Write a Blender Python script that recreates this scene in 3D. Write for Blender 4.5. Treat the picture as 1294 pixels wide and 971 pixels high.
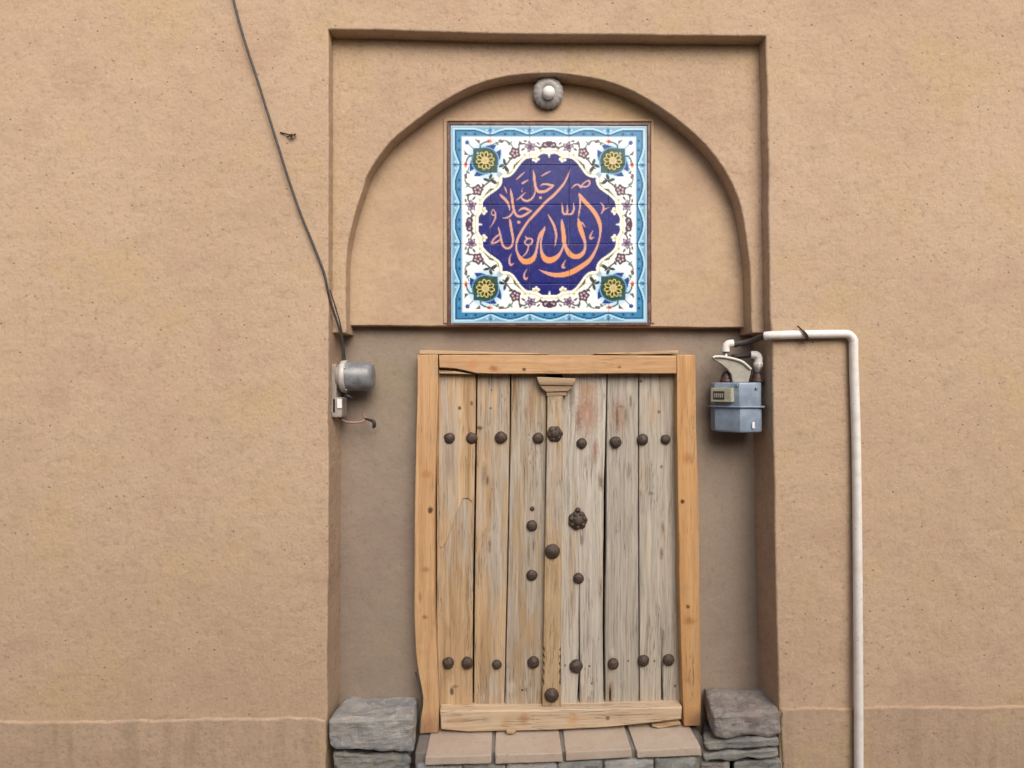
import bpy, bmesh, math, random
import numpy as np
from mathutils import Vector, Matrix, noise

# ------------------------------------------------------------------ camera, sky, sun, exposure
for o in list(bpy.data.objects):
    bpy.data.objects.remove(o)
scene = bpy.context.scene
C = scene.collection
random.seed(11)
PI = math.pi

FPX, IW, IH = 748.0, 1294.0, 971.0            # focal length in photograph pixels
MPP = 0.0031                                  # metres per pixel on the wall face
DIST = FPX * MPP
CAM = Vector((0.0, -DIST, 1.60))
YAW = math.radians(1.4)
cam_d = bpy.data.cameras.new('camera')
cam = bpy.data.objects.new('camera', cam_d)
C.objects.link(cam)
cam.location = CAM
cam.rotation_euler = (PI / 2, 0, -YAW)
cam_d.sensor_width = 36.0
cam_d.lens = 36.0 * FPX / IW
cam_d.clip_start = 0.05
cam_d.clip_end = 500
scene.camera = cam

SUN_EL, SUN_AZ = math.radians(42), math.radians(17)     # azimuth: to the right of straight out from the wall
world = bpy.data.worlds.new('World')
scene.world = world
world.use_nodes = True
wn = world.node_tree.nodes
sky = wn.new('ShaderNodeTexSky')
sky.sky_type = 'NISHITA'
sky.sun_disc = False
sky.sun_elevation = SUN_EL
sky.sun_rotation = math.radians(180) - SUN_AZ
sky.air_density = 1.0
sky.dust_density = 6.0
sky.ozone_density = 0.6
wn['Background'].inputs['Strength'].default_value = 0.10
world.node_tree.links.new(sky.outputs[0], wn['Background'].inputs['Color'])

sun_d = bpy.data.lights.new('sun', 'SUN')
sun_d.energy = 1.5
sun_d.angle = math.radians(48)
sun_d.color = (1.0, 0.975, 0.94)
sun = bpy.data.objects.new('sun', sun_d)
C.objects.link(sun)
sdir = Vector((math.sin(SUN_AZ) * math.cos(SUN_EL), -math.cos(SUN_AZ) * math.cos(SUN_EL), math.sin(SUN_EL)))
sun.rotation_euler = sdir.to_track_quat('Z', 'Y').to_euler()
sun.location = sdir * 8

scene.view_settings.view_transform = 'Standard'
scene.view_settings.look = 'None'
scene.view_settings.exposure = 0.42
scene.view_settings.gamma = 1.0
scene.view_settings.use_curve_mapping = False
scene.cycles.max_bounces = 5
scene.cycles.diffuse_bounces = 3
scene.cycles.glossy_bounces = 2
scene.cycles.transmission_bounces = 4
scene.cycles.caustics_reflective = False
scene.cycles.caustics_refractive = False

# ------------------------------------------------------------------ helpers
_F = Vector((math.sin(YAW), math.cos(YAW), 0))
_R = Vector((math.cos(YAW), -math.sin(YAW), 0))


def P(u, v, Y):
    """the point of the plane y = Y that the photograph shows at pixel (u, v)"""
    d = _F * FPX + _R * (u - IW / 2) + Vector((0, 0, IH / 2 - v))
    t = (Y - CAM.y) / d.y
    return CAM + d * t


def lin(c):
    return tuple(((x / 255) / 12.92 if x / 255 <= 0.04045 else ((x / 255 + 0.055) / 1.055) ** 2.4) for x in c)


def thing(name, loc, label, cat, group=None):
    o = bpy.data.objects.new(name, None)
    o.empty_display_size = 0.05
    C.objects.link(o)
    o.location = loc
    o['label'] = label
    o['category'] = cat
    if group:
        o['group'] = group
    return o


def world_loc(o):
    v = Vector(o.location)
    while o.parent:
        o = o.parent
        v += Vector(o.location)
    return v


def obj(name, verts, faces, mat, parent=None, origin=None, smooth=None):
    """one mesh object; verts in world coordinates"""
    verts = [Vector(v) for v in verts]
    if origin is None:
        lo = Vector((min(v.x for v in verts), min(v.y for v in verts), min(v.z for v in verts)))
        hi = Vector((max(v.x for v in verts), max(v.y for v in verts), max(v.z for v in verts)))
        origin = (lo + hi) / 2
    me = bpy.data.meshes.new(name)
    me.from_pydata([v - origin for v in verts], [], faces)
    me.update()
    if smooth is True:
        me.polygons.foreach_set('use_smooth', [True] * len(me.polygons))
    elif smooth:
        me.polygons.foreach_set('use_smooth', smooth)
    me.materials.append(mat)
    o = bpy.data.objects.new(name, me)
    C.objects.link(o)
    if parent is not None:
        o.parent = parent
        o.location = origin - world_loc(parent)
    else:
        o.location = origin
    return o


def fix_normals(o):
    bm = bmesh.new()
    bm.from_mesh(o.data)
    bmesh.ops.recalc_face_normals(bm, faces=bm.faces)
    bm.to_mesh(o.data)
    bm.free()
    return o


def resample(pts, step):
    out = []
    n = len(pts)
    for i in range(n):
        a, b = Vector(pts[i]), Vector(pts[(i + 1) % n])
        k = max(1, int((b - a).length / step))
        for j in range(k):
            out.append(a.lerp(b, j / k))
    return out


def catmull(pts, k=6, closed=False):
    pts = [Vector(p) for p in pts]
    n = len(pts)
    out = []
    rng = range(n) if closed else range(n - 1)
    for i in rng:
        if closed:
            p0, p1, p2, p3 = pts[(i - 1) % n], pts[i], pts[(i + 1) % n], pts[(i + 2) % n]
        else:
            p0, p1, p2, p3 = pts[max(i - 1, 0)], pts[i], pts[i + 1], pts[min(i + 2, n - 1)]
        for j in range(k):
            t = j / k
            out.append(0.5 * ((2 * p1) + (p2 - p0) * t + (2 * p0 - 5 * p1 + 4 * p2 - p3) * t * t
                              + (-p0 + 3 * p1 - 3 * p2 + p3) * t ** 3))
    if not closed:
        out.append(pts[-1])
    return out


def area2(p):
    return sum(p[i].x * p[(i + 1) % len(p)].y - p[(i + 1) % len(p)].x * p[i].y for i in range(len(p)))


def slab(name, loop, Yf, Yb, mat, parent, r=0.006, wob=0.0, step=0.0, seed=0, fine=0.0, front_wob=0.0, yfun=None):
    """a slab with outline loop of (x, z), front at Yf with rounded front edge, back at Yb"""
    lp = [Vector((p[0], p[1])) for p in loop]
    if step:
        lp = resample(lp, step)
    if area2(lp) < 0:
        lp.reverse()
    if wob or fine:
        q = []
        for p in lp:
            a = noise.noise_vector(Vector((p.x * 5 + seed * 7.3, p.y * 5, seed * 3.1))) * wob
            b = noise.noise_vector(Vector((p.x * 33 + seed, p.y * 33, 4.2))) * fine
            q.append(p + Vector((a.x + b.x, a.y + b.y)))
        lp = q
    n = len(lp)
    nor = []
    for i in range(n):
        a, b, c = lp[i - 1], lp[i], lp[(i + 1) % n]
        e1, e2 = (b - a).normalized(), (c - b).normalized()
        n1, n2 = Vector((-e1.y, e1.x)), Vector((-e2.y, e2.x))
        m = n1 + n2
        if m.length < 1e-6:
            m = n1.copy()
        m.normalize()
        m = m / max(0.5, m.dot(n1))
        nor.append(m)
    rings = [(0.0, Yb), (0.0, Yf + r), (0.13 * r, Yf + 0.5 * r), (0.5 * r, Yf + 0.13 * r), (r, Yf)]
    verts, faces, sm = [], [], []
    for k, (ins, y) in enumerate(rings):
        for i in range(n):
            p = lp[i] + nor[i] * ins
            dy = 0.0
            if front_wob and k > 0:
                dy = noise.noise(Vector((p.x * 4 + seed, p.y * 4, seed * 1.7))) * front_wob
            if yfun and k > 0:
                dy += yfun(p.x, p.y)
            verts.append(Vector((p.x, y + dy, p.y)))
    for k in range(len(rings) - 1):
        for i in range(n):
            j = (i + 1) % n
            faces.append((k * n + i, k * n + j, (k + 1) * n + j, (k + 1) * n + i))
            sm.append(k > 0)
    top = (len(rings) - 1) * n
    faces.append(tuple(top + i for i in range(n)))
    sm.append(False)
    faces.append(tuple(range(n - 1, -1, -1)))
    sm.append(False)
    o = obj(name, verts, faces, mat, parent, smooth=sm)
    fix_normals(o)
    bm = bmesh.new()
    bm.from_mesh(o.data)
    bmesh.ops.triangulate(bm, faces=[f for f in bm.faces if len(f.verts) > 4], quad_method='BEAUTY', ngon_method='EAR_CLIP')
    bm.to_mesh(o.data)
    bm.free()
    return o


def px_loop(pts, Y):
    out = []
    for u, v in pts:
        q = P(u, v, Y)
        out.append((q.x, q.z))
    return out


def lathe_geo(profile, origin, axis, seg=24, lobes=0, lobe_amt=0.0, jitter=0.0, seed=0):
    """profile: (radius, height along axis)"""
    axis = Vector(axis).normalized()
    t = Vector((0, 0, 1)) if abs(axis.z) < 0.9 else Vector((1, 0, 0))
    e1 = t.cross(axis).normalized()
    e2 = axis.cross(e1)
    verts, faces = [], []
    for (r, h) in profile:
        for i in range(seg):
            a = 2 * PI * i / seg
            rr = r
            if lobes:
                rr *= 1 + lobe_amt * math.cos(lobes * a)
            p = Vector(origin) + axis * h + (e1 * math.cos(a) + e2 * math.sin(a)) * rr
            if jitter:
                p += noise.noise_vector(p * 60 + Vector((seed, 0, 0))) * jitter
            verts.append(p)
    for k in range(len(profile) - 1):
        for i in range(seg):
            j = (i + 1) % seg
            faces.append((k * seg + i, k * seg + j, (k + 1) * seg + j, (k + 1) * seg + i))
    faces.append(tuple(range(seg - 1, -1, -1)))
    faces.append(tuple(range((len(profile) - 1) * seg, len(profile) * seg)))
    return verts, faces


def lathe(name, profile, origin, axis, mat, parent, seg=24, lobes=0, lobe_amt=0.0, jitter=0.0, seed=0):
    v, f = lathe_geo(profile, origin, axis, seg, lobes, lobe_amt, jitter, seed)
    return fix_normals(obj(name, v, f, mat, parent, origin=Vector(origin), smooth=[len(q) == 4 for q in f]))


def tube(name, pts, rad, mat, parent, seg=12, k=6, radii=None):
    path = catmull(pts, k) if k > 1 else [Vector(p) for p in pts]
    n = len(path)
    verts, faces = [], []
    prev = None
    for i, p in enumerate(path):
        d = (path[min(i + 1, n - 1)] - path[max(i - 1, 0)]).normalized()
        if prev is None:
            t = Vector((0, 0, 1)) if abs(d.z) < 0.9 else Vector((0, 1, 0))
            e1 = t.cross(d).normalized()
        else:
            e1 = (prev - d * prev.dot(d)).normalized()
        prev = e1
        e2 = d.cross(e1)
        r = rad
        if radii:
            s = i / (n - 1) * (len(radii) - 1)
            a = int(min(s, len(radii) - 2))
            r = radii[a] + (radii[a + 1] - radii[a]) * (s - a)
        for j in range(seg):
            a = 2 * PI * j / seg
            verts.append(p + (e1 * math.cos(a) + e2 * math.sin(a)) * r)
    for i in range(n - 1):
        for j in range(seg):
            q = (j + 1) % seg
            faces.append((i * seg + j, i * seg + q, (i + 1) * seg + q, (i + 1) * seg + j))
    faces.append(tuple(range(seg - 1, -1, -1)))
    faces.append(tuple(range((n - 1) * seg, n * seg)))
    return fix_normals(obj(name, verts, faces, mat, parent, smooth=[len(f) == 4 for f in faces]))


def hexa(name, c8, mat, parent, bevel=0.004, seg=2, wob=0.0, seed=0, cuts=0):
    """a box from 8 corners: bottom four (front-left, front-right, back-right, back-left), then top four; bevelled"""
    bm = bmesh.new()
    v = [bm.verts.new(Vector(p)) for p in c8]
    for f in ((0, 1, 2, 3), (4, 5, 6, 7), (0, 1, 5, 4), (1, 2, 6, 5), (2, 3, 7, 6), (3, 0, 4, 7)):
        bm.faces.new([v[i] for i in f])
    bmesh.ops.recalc_face_normals(bm, faces=bm.faces)
    if cuts:
        bmesh.ops.subdivide_edges(bm, edges=bm.edges[:], cuts=cuts, use_grid_fill=True)
        for w in bm.verts:
            w.co += noise.noise_vector(w.co * 22 + Vector((seed * 5.1, 0, 0))) * wob
        ed = [e for e in bm.edges if e.calc_face_angle(0) > 0.9]
    else:
        ed = bm.edges[:]
    if bevel:
        bmesh.ops.bevel(bm, geom=ed, offset=bevel, segments=seg, affect='EDGES', profile=0.6)
    bm.verts.ensure_lookup_table()
    bm.verts.index_update()
    verts = [w.co.copy() for w in bm.verts]
    faces = [[w.index for w in f.verts] for f in bm.faces]
    bm.free()
    return obj(name, verts, faces, mat, parent)


def box(name, lo, hi, mat, parent, bevel=0.003, **kw):
    (x0, y0, z0), (x1, y1, z1) = lo, hi
    return hexa(name, [(x0, y0, z0), (x1, y0, z0), (x1, y1, z0), (x0, y1, z0),
                       (x0, y0, z1), (x1, y0, z1), (x1, y1, z1), (x0, y1, z1)], mat, parent, bevel, **kw)


# ------------------------------------------------------------------ node helpers
class NT:
    def __init__(self, name):
        self.m = bpy.data.materials.new(name)
        self.m.use_nodes = True
        self.t = self.m.node_tree
        self.b = self.t.nodes['Principled BSDF']

    def n(self, typ, **kw):
        x = self.t.nodes.new(typ)
        for k, v in kw.items():
            setattr(x, k, v)
        return x

    def put(self, sock, v):
        if hasattr(v, 'is_output') or isinstance(v, bpy.types.NodeSocket):
            self.t.links.new(v, sock)
        elif v is not None:
            if sock.type == 'RGBA' and len(v) == 3:
                v = (*v, 1)
            sock.default_value = v

    def math(self, op, a, b=None, c=None, clamp=False):
        x = self.n('ShaderNodeMath', operation=op, use_clamp=clamp)
        self.put(x.inputs[0], a)
        if b is not None:
            self.put(x.inputs[1], b)
        if c is not None:
            self.put(x.inputs[2], c)
        return x.outputs[0]

    def vec(self, op, a, b=None):
        x = self.n('ShaderNodeVectorMath', operation=op)
        self.put(x.inputs[0], a)
        if b is not None:
            self.put(x.inputs[1], b)
        return x.outputs['Value'] if op in ('LENGTH', 'DISTANCE', 'DOT_PRODUCT') else x.outputs[0]

    def mapping(self, v, scale=(1, 1, 1), rot=(0, 0, 0), loc=(0, 0, 0)):
        x = self.n('ShaderNodeMapping')
        self.put(x.inputs['Vector'], v)
        x.inputs['Scale'].default_value = scale
        x.inputs['Rotation'].default_value = rot
        x.inputs['Location'].default_value = loc
        return x.outputs[0]

    def noise(self, v, scale=1.0, detail=4.0, rough=0.55, dist=0.0, out='Fac'):
        x = self.n('ShaderNodeTexNoise')
        self.put(x.inputs['Vector'], v)
        x.inputs['Scale'].default_value = scale
        x.inputs['Detail'].default_value = detail
        x.inputs['Roughness'].default_value = rough
        x.inputs['Distortion'].default_value = dist
        return x.outputs[out]

    def voronoi(self, v, scale, feature='F1', out='Distance', rnd=1.0):
        x = self.n('ShaderNodeTexVoronoi', feature=feature)
        self.put(x.inputs['Vector'], v)
        x.inputs['Scale'].default_value = scale
        x.inputs['Randomness'].default_value = rnd
        return x.outputs[out]

    def ramp(self, f, stops, interp='LINEAR'):
        x = self.n('ShaderNodeValToRGB')
        x.color_ramp.interpolation = interp
        e = x.color_ramp.elements
        while len(e) < len(stops):
            e.new(0.5)
        for i, (p, c) in enumerate(stops):
            e[i].position = p
            e[i].color = (c, c, c, 1) if isinstance(c, (int, float)) else (*c, 1)
        self.put(x.inputs[0], f)
        return x.outputs[0]

    def sstep(self, f, a, b):
        x = self.n('ShaderNodeMapRange', interpolation_type='SMOOTHSTEP')
        self.put(x.inputs['Value'], f)
        lo, hi, flip = (a, b, False) if a < b else (b, a, True)
        x.inputs['From Min'].default_value = lo
        x.inputs['From Max'].default_value = hi
        x.inputs['To Min'].default_value = 1.0 if flip else 0.0
        x.inputs['To Max'].default_value = 0.0 if flip else 1.0
        return x.outputs[0]

    def mix(self, f, a, b, mode='MIX'):
        x = self.n('ShaderNodeMix', data_type='RGBA', blend_type=mode)
        self.put(x.inputs['Factor'], f)
        self.put(x.inputs[6], a)
        self.put(x.inputs[7], b)
        return x.outputs[2]

    def pos(self):
        return self.n('ShaderNodeNewGeometry').outputs['Position']

    def objc(self):
        return self.n('ShaderNodeTexCoord').outputs['Object']

    def rand(self):
        return self.n('ShaderNodeObjectInfo').outputs['Random']

    def sep(self, v):
        x = self.n('ShaderNodeSeparateXYZ')
        self.put(x.inputs[0], v)
        return x.outputs

    def comb(self, x, y, z):
        c = self.n('ShaderNodeCombineXYZ')
        for s, v in zip(c.inputs, (x, y, z)):
            self.put(s, v)
        return c.outputs[0]

    def spot(self, p, u, v, Y, ru, rv, soft=0.5, distort=0.5):
        """0..1 mask of a mark of its own shape on the thing: an ellipse with ragged edge"""
        q = P(u, v, Y)
        s = self.vec('SUBTRACT', p, tuple(q))
        s = self.vec('MULTIPLY', s, (1 / (ru * MPP), 0.0, 1 / (rv * MPP)))
        d = self.vec('LENGTH', s)
        if distort:
            if not hasattr(self, 'rag'):
                self.rag = self.math('MULTIPLY_ADD', self.noise(p, 90, 3), 2.0, -1.0)
            d = self.math('MULTIPLY_ADD', self.rag, distort, d)
        return self.sstep(d, 1 + soft * 0.4, 1 - soft)

    def bump(self, h, strength, dist, prev=None):
        x = self.n('ShaderNodeBump')
        x.inputs['Strength'].default_value = strength
        x.inputs['Distance'].default_value = dist
        self.put(x.inputs['Height'], h)
        if prev is not None:
            self.put(x.inputs['Normal'], prev)
        return x.outputs[0]

    def done(self, color=None, rough=None, normal=None, metallic=None, spec=None):
        if color is not None:
            self.put(self.b.inputs['Base Color'], color)
        if rough is not None:
            self.put(self.b.inputs['Roughness'], rough)
        if normal is not None:
            self.put(self.b.inputs['Normal'], normal)
        if metallic is not None:
            self.put(self.b.inputs['Metallic'], metallic)
        if spec is not None:
            self.put(self.b.inputs['Specular IOR Level'], spec)
        return self.m


# ------------------------------------------------------------------ materials
def plaster(name, base, alt, straw_amt=1.0, grain=1.0, streak=0.0, pits=1.0):
    m = NT(name)
    p = m.pos()
    big = m.noise(p, 1.1, 3, 0.6)
    mid = m.noise(p, 9.0, 3, 0.62)
    lump = m.noise(p, 34, 3, 0.62)
    fine = m.noise(p, 85, 3, 0.7)
    col = m.mix(m.sstep(big, 0.32, 0.68), base, alt)
    patch = m.noise(m.mapping(p, loc=(2.3, 0, 5.1)), 2.6, 4, 0.62)
    col = m.mix(m.math('MULTIPLY', m.sstep(patch, 0.50, 0.68), 0.75), col, (base[0] * 1.04, base[1] * 1.05, base[2] * 0.90))
    col = m.mix(m.math('MULTIPLY', m.sstep(patch, 0.48, 0.32), 0.60), col, (base[0] * 0.93, base[1] * 0.87, base[2] * 0.90))
    col = m.mix(m.math('MULTIPLY', m.sstep(mid, 0.46, 0.74), 0.30), col, tuple(x * 0.80 for x in base))
    col = m.mix(m.math('MULTIPLY', m.sstep(mid, 0.44, 0.26), 0.30), col, (base[0] * 1.07, base[1] * 0.96, base[2] * 0.94))
    col = m.mix(m.math('MULTIPLY', m.sstep(lump, 0.47, 0.28), 0.42 * grain), col, tuple(x * 0.66 for x in base))
    col = m.mix(m.math('MULTIPLY', m.sstep(fine, 0.46, 0.28), 0.55 * grain), col, tuple(x * 0.60 for x in base))
    col = m.mix(m.math('MULTIPLY', m.sstep(fine, 0.56, 0.74), 0.45 * grain), col, tuple(min(1, x * 1.28) for x in base))
    # chopped straw: short pale and dark flecks at two angles
    flecks = None
    if straw_amt:
        for a, s in ((0.5, 0), (2.2, 5)):
            q = m.mapping(m.mapping(p, rot=(0, a, 0), loc=(s, 0, s * 1.7)), scale=(95, 40, 20))
            x = m.n('ShaderNodeTexVoronoi')
            m.put(x.inputs['Vector'], q)
            x.inputs['Scale'].default_value = 1.0
            keep = m.sep(x.outputs['Color'])
            k = m.math('MULTIPLY', m.sstep(x.outputs['Distance'], 0.19, 0.09), m.sstep(keep[0], 0.42, 0.48))
            flecks = k if flecks is None else m.math('MAXIMUM', flecks, k)
        col = m.mix(m.math('MULTIPLY', flecks, 0.5 * straw_amt), col,
                    m.mix(m.sstep(lump, 0.46, 0.54), tuple(x * 0.55 for x in base), tuple(min(1, x * 1.45) for x in base)))
    x = m.n('ShaderNodeTexVoronoi')
    m.put(x.inputs['Vector'], p)
    x.inputs['Scale'].default_value = 26
    pit = m.math('MULTIPLY', m.sstep(x.outputs['Distance'], 0.13, 0.05), m.sstep(m.sep(x.outputs['Color'])[1], 0.76, 0.80))
    col = m.mix(m.math('MULTIPLY', pit, 0.6 * pits), col, tuple(x * 0.40 for x in base))
    if streak:
        st = m.noise(m.mapping(p, scale=(16, 16, 1.4)), 1.0, 3, 0.6)
        col = m.mix(m.math('MULTIPLY', m.sstep(st, 0.44, 0.66), streak), col, tuple(x * 0.58 for x in base))
    sweep = m.noise(m.mapping(m.mapping(p, rot=(0, 0.6, 0)), scale=(7, 7, 17)), 1.0, 2, 0.55, 0.8)
    h = m.math('MULTIPLY', mid, 0.007)
    h = m.math('MULTIPLY_ADD', sweep, 0.0026, h)
    h = m.math('MULTIPLY_ADD', lump, 0.0030 * grain, h)
    h = m.math('MULTIPLY_ADD', fine, 0.0017 * grain, h)
    if flecks is not None:
        h = m.math('MULTIPLY_ADD', flecks, 0.0007 * straw_amt, h)
    h = m.math('MULTIPLY_ADD', pit, -0.0022 * pits, h)
    return m.done(col, 0.93, m.bump(h, 0.9, 1.0), spec=0.2)


M = {}
M['plaster'] = plaster('mud_plaster', (0.475, 0.345, 0.240), (0.515, 0.380, 0.270))
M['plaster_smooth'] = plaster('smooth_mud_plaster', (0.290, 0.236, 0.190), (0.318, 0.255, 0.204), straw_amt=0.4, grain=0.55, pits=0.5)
M['plaster_tymp'] = plaster('fine_mud_plaster', (0.480, 0.344, 0.232), (0.515, 0.376, 0.258), straw_amt=0.5, grain=0.6, pits=0.7)
M['plinth'] = plaster('stained_plinth_plaster', (0.470, 0.352, 0.255), (0.440, 0.322, 0.230), straw_amt=0.3, streak=0.28)


def wood(name, stops, grey=None, grey_amt=0.0, axis='z', spots=(), crack=0.6, contrast=1.0, rough=0.75, scale=1.0, bumpy=1.0, dirty=0.0):
    """spots: (u, v, Y, ru, rv, colour, amount, soft)"""
    m = NT(name)
    p = m.pos()
    r = m.rand()
    off = m.comb(m.math('MULTIPLY', r, 13.7), m.math('MULTIPLY', r, 5.1), m.math('MULTIPLY', r, 31.3))
    q = m.vec('ADD', p, off)
    if axis == 'x':
        q = m.mapping(q, rot=(0, PI / 2, 0))
    warp = m.vec('SCALE', m.vec('SUBTRACT', m.noise(q, 3.0 * scale, 2, out='Color'), (0.5, 0.5, 0.5)))
    warp.node.inputs['Scale'].default_value = 0.030
    qw = m.vec('ADD', q, warp)
    band = m.noise(m.mapping(qw, scale=(34 * scale, 34 * scale, 1.5)), 1.0, 4, 0.6, 0.6)
    fine = m.noise(m.mapping(qw, scale=(210, 210, 4.5)), 1.0, 4, 0.68)
    col = m.ramp(m.math('ADD', m.math('MULTIPLY', m.math('SUBTRACT', band, 0.5), 1.25 * contrast), 0.5), stops)
    if grey is not None:
        g = m.noise(m.mapping(q, scale=(15, 15, 1.6), loc=(4, 0, 9)), 1.0, 4, 0.6)
        g2 = m.noise(m.mapping(qw, scale=(95, 95, 2.6), loc=(1, 0, 3)), 1.0, 3, 0.6)
        gm = m.math('ADD', m.math('MULTIPLY', g, 0.7), m.math('MULTIPLY', g2, 0.3))
        t = 0.66 - 0.32 * grey_amt
        gcol = m.ramp(g2, [(0.3, tuple(x * 0.72 for x in grey)), (0.7, tuple(min(1, x * 1.18) for x in grey))])
        col = m.mix(m.sstep(gm, t - 0.09, t + 0.09), col, gcol)
    dk = m.sstep(fine, 0.48, 0.30)
    col = m.mix(m.math('MULTIPLY', dk, 0.62 * contrast), col, tuple(x * 0.55 for x in stops[0][1]))
    lt = m.sstep(fine, 0.56, 0.74)
    col = m.mix(m.math('MULTIPLY', lt, 0.38 * contrast), col, tuple(min(1, x * 1.25) for x in stops[-1][1]))
    # long thin drying checks
    ck = m.noise(m.mapping(qw, scale=(120, 120, 2.2), loc=(8, 2, 5)), 1.0, 2, 0.5)
    chk = m.sstep(m.math('ABSOLUTE', m.math('SUBTRACT', ck, 0.5)), 0.020, 0.004)
    chk = m.math('MULTIPLY', chk, m.sstep(m.noise(m.mapping(q, scale=(9, 9, 3)), 1.0, 2), 0.50, 0.58))
    col = m.mix(m.math('MULTIPLY', chk, crack), col, (0.045, 0.030, 0.020))
    if dirty:
        d = m.noise(q, 11, 5, 0.65)
        col = m.mix(m.math('MULTIPLY', m.sstep(d, 0.50, 0.72), dirty), col, (0.20, 0.165, 0.13))
    h = None
    for (u, v, Y, ru, rv, c, amt, soft) in spots:
        k = m.spot(p, u, v, Y, ru, rv, soft)
        col = m.mix(m.math('MULTIPLY', k, amt), col, lin(c))
    hh = m.math('MULTIPLY', band, 0.0022 * bumpy)
    hh = m.math('MULTIPLY_ADD', fine, 0.0016 * bumpy, hh)
    hh = m.math('MULTIPLY_ADD', chk, -0.0009 * bumpy, hh)
    nrm = m.bump(hh, 0.9, 1.0)
    return m.done(col, rough, nrm, spec=0.3)


DK = (70, 45, 30)
pine = [(0.25, (0.46, 0.265, 0.128)), (0.5, (0.55, 0.335, 0.172)), (0.75, (0.62, 0.405, 0.222))]
M['post_l'] = wood('orange_pine_post_wood', pine, contrast=1.0, crack=0.5, grey=(0.42, 0.31, 0.20), grey_amt=0.10, dirty=0.18, rough=0.6, bumpy=0.5, spots=[
    (544, 645, 0.105, 4, 5, DK, 0.9, 0.6), (539, 600, 0.105, 8, 6, (170, 115, 65), 0.6, 0.8), (538, 720, 0.105, 6, 4, (150, 95, 50), 0.6, 0.8),
    (531, 755, 0.105, 2.5, 9, (140, 90, 50), 0.6, 0.8), (537, 780, 0.105, 4, 3, (120, 75, 40), 0.7, 0.8), (543, 925, 0.105, 30, 22, (150, 115, 90), 0.7, 1.0)])
M['post_r'] = wood('honey_pine_post_wood', [(0.25, (0.45, 0.240, 0.098)), (0.5, (0.53, 0.300, 0.130)), (0.75, (0.59, 0.358, 0.168))],
                   contrast=1.0, crack=0.5, grey=(0.42, 0.31, 0.20), grey_amt=0.10, dirty=0.18, rough=0.6, bumpy=0.5, spots=[
    (862.5, 634, 0.105, 3.2, 3.6, DK, 0.95, 0.5), (868, 580, 0.105, 7, 9, (165, 105, 55), 0.6, 0.9), (869, 767, 0.105, 3, 3, DK, 0.8, 0.6),
    (871, 785, 0.105, 9, 6, (150, 90, 45), 0.6, 0.9), (875, 910, 0.105, 16, 14, (150, 110, 85), 0.6, 1.0)])
M['header'] = wood('pine_lintel_wood', pine, axis='x', contrast=0.85, crack=0.4, dirty=0.15, rough=0.6, bumpy=0.5, spots=[
    (624, 466, 0.105, 7, 5, (150, 90, 50), 0.75, 0.9), (662.5, 467, 0.105, 3, 2.5, DK, 0.9, 0.6), (597, 461, 0.105, 9, 7, (190, 125, 75), 0.5, 0.9), (783, 464, 0.105, 3, 2, (130, 80, 40), 0.8, 0.7)])
M['strip'] = wood('rough_pine_strip_wood', [(0.25, (0.46, 0.30, 0.16)), (0.75, (0.60, 0.42, 0.26))], axis='x', contrast=0.9)
M['sill'] = wood('pale_sawn_wood', [(0.2, (0.47, 0.335, 0.21)), (0.5, (0.56, 0.43, 0.295)), (0.8, (0.64, 0.52, 0.385))], axis='x', contrast=0.8, rough=0.7, spots=[
    (662, 909, 0.10, 8, 9, (165, 120, 85), 0.7, 0.9), (640, 912, 0.10, 9, 8, (190, 150, 110), 0.6, 0.9), (768, 908, 0.10, 3, 3, (110, 75, 50), 0.85, 0.6),
    (724, 910, 0.10, 10, 10, (195, 145, 100), 0.6, 0.9), (575, 912, 0.10, 14, 6, (190, 150, 110), 0.5, 0.9)])
warm = [(0.22, (0.31, 0.195, 0.100)), (0.5, (0.48, 0.325, 0.185)), (0.78, (0.60, 0.450, 0.290))]
neutral = [(0.22, (0.26, 0.190, 0.125)), (0.5, (0.43, 0.335, 0.235)), (0.78, (0.58, 0.475, 0.355))]
GREY = (0.430, 0.375, 0.310)
YP = 0.15
M['plank1'] = wood('tan_weathered_plank_wood', warm, GREY, 0.30, spots=[
    (581, 516, YP, 2.5, 3, DK, 0.9, 0.6), (596, 510, YP, 2.2, 3.5, (110, 70, 35), 0.8, 0.6), (568, 585, YP, 6, 26, (130, 105, 85), 0.5, 1.0),
    (571, 874, YP, 3, 6, (75, 55, 40), 0.85, 0.6), (575, 868, YP, 5, 2.5, (95, 75, 55), 0.6, 0.8), (566, 845, YP, 9, 20, (115, 92, 70), 0.45, 1.0)])
M['plank2'] = wood('half_grey_plank_wood', warm, GREY, 0.42, spots=[
    (612, 600, YP, 4, 18, (120, 108, 92), 0.7, 0.9), (616, 607, YP, 2, 8, (75, 60, 48), 0.8, 0.8), (606, 541, YP, 5, 3, (75, 55, 38), 0.8, 0.7), (619, 690, YP, 2.5, 12, (105, 80, 55), 0.7, 0.8),
    (625, 505, YP, 4, 22, (205, 165, 110), 0.6, 0.9), (620, 516, YP, 1.6, 1.8, DK, 0.8, 0.5), (621, 493, YP, 1.4, 1.4, DK, 0.8, 0.5)])
M['plank3'] = wood('silver_tan_plank_wood', [(0.22, (0.27, 0.18, 0.095)), (0.5, (0.40, 0.285, 0.165)), (0.78, (0.50, 0.39, 0.26))], GREY, 0.62, spots=[
    (672, 510, YP, 5, 30, (150, 108, 62), 0.6, 1.0), (668, 700, YP, 2, 26, (105, 85, 65), 0.7, 0.9), (674, 690, YP, 1.5, 9, (95, 75, 60), 0.7, 0.9),
    (668, 800, YP, 7, 30, (172, 130, 80), 0.6, 1.0), (646, 868, YP, 6, 10, (205, 195, 180), 0.6, 0.9), (660, 872, YP, 1.8, 1.8, DK, 0.9, 0.5)])
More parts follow.
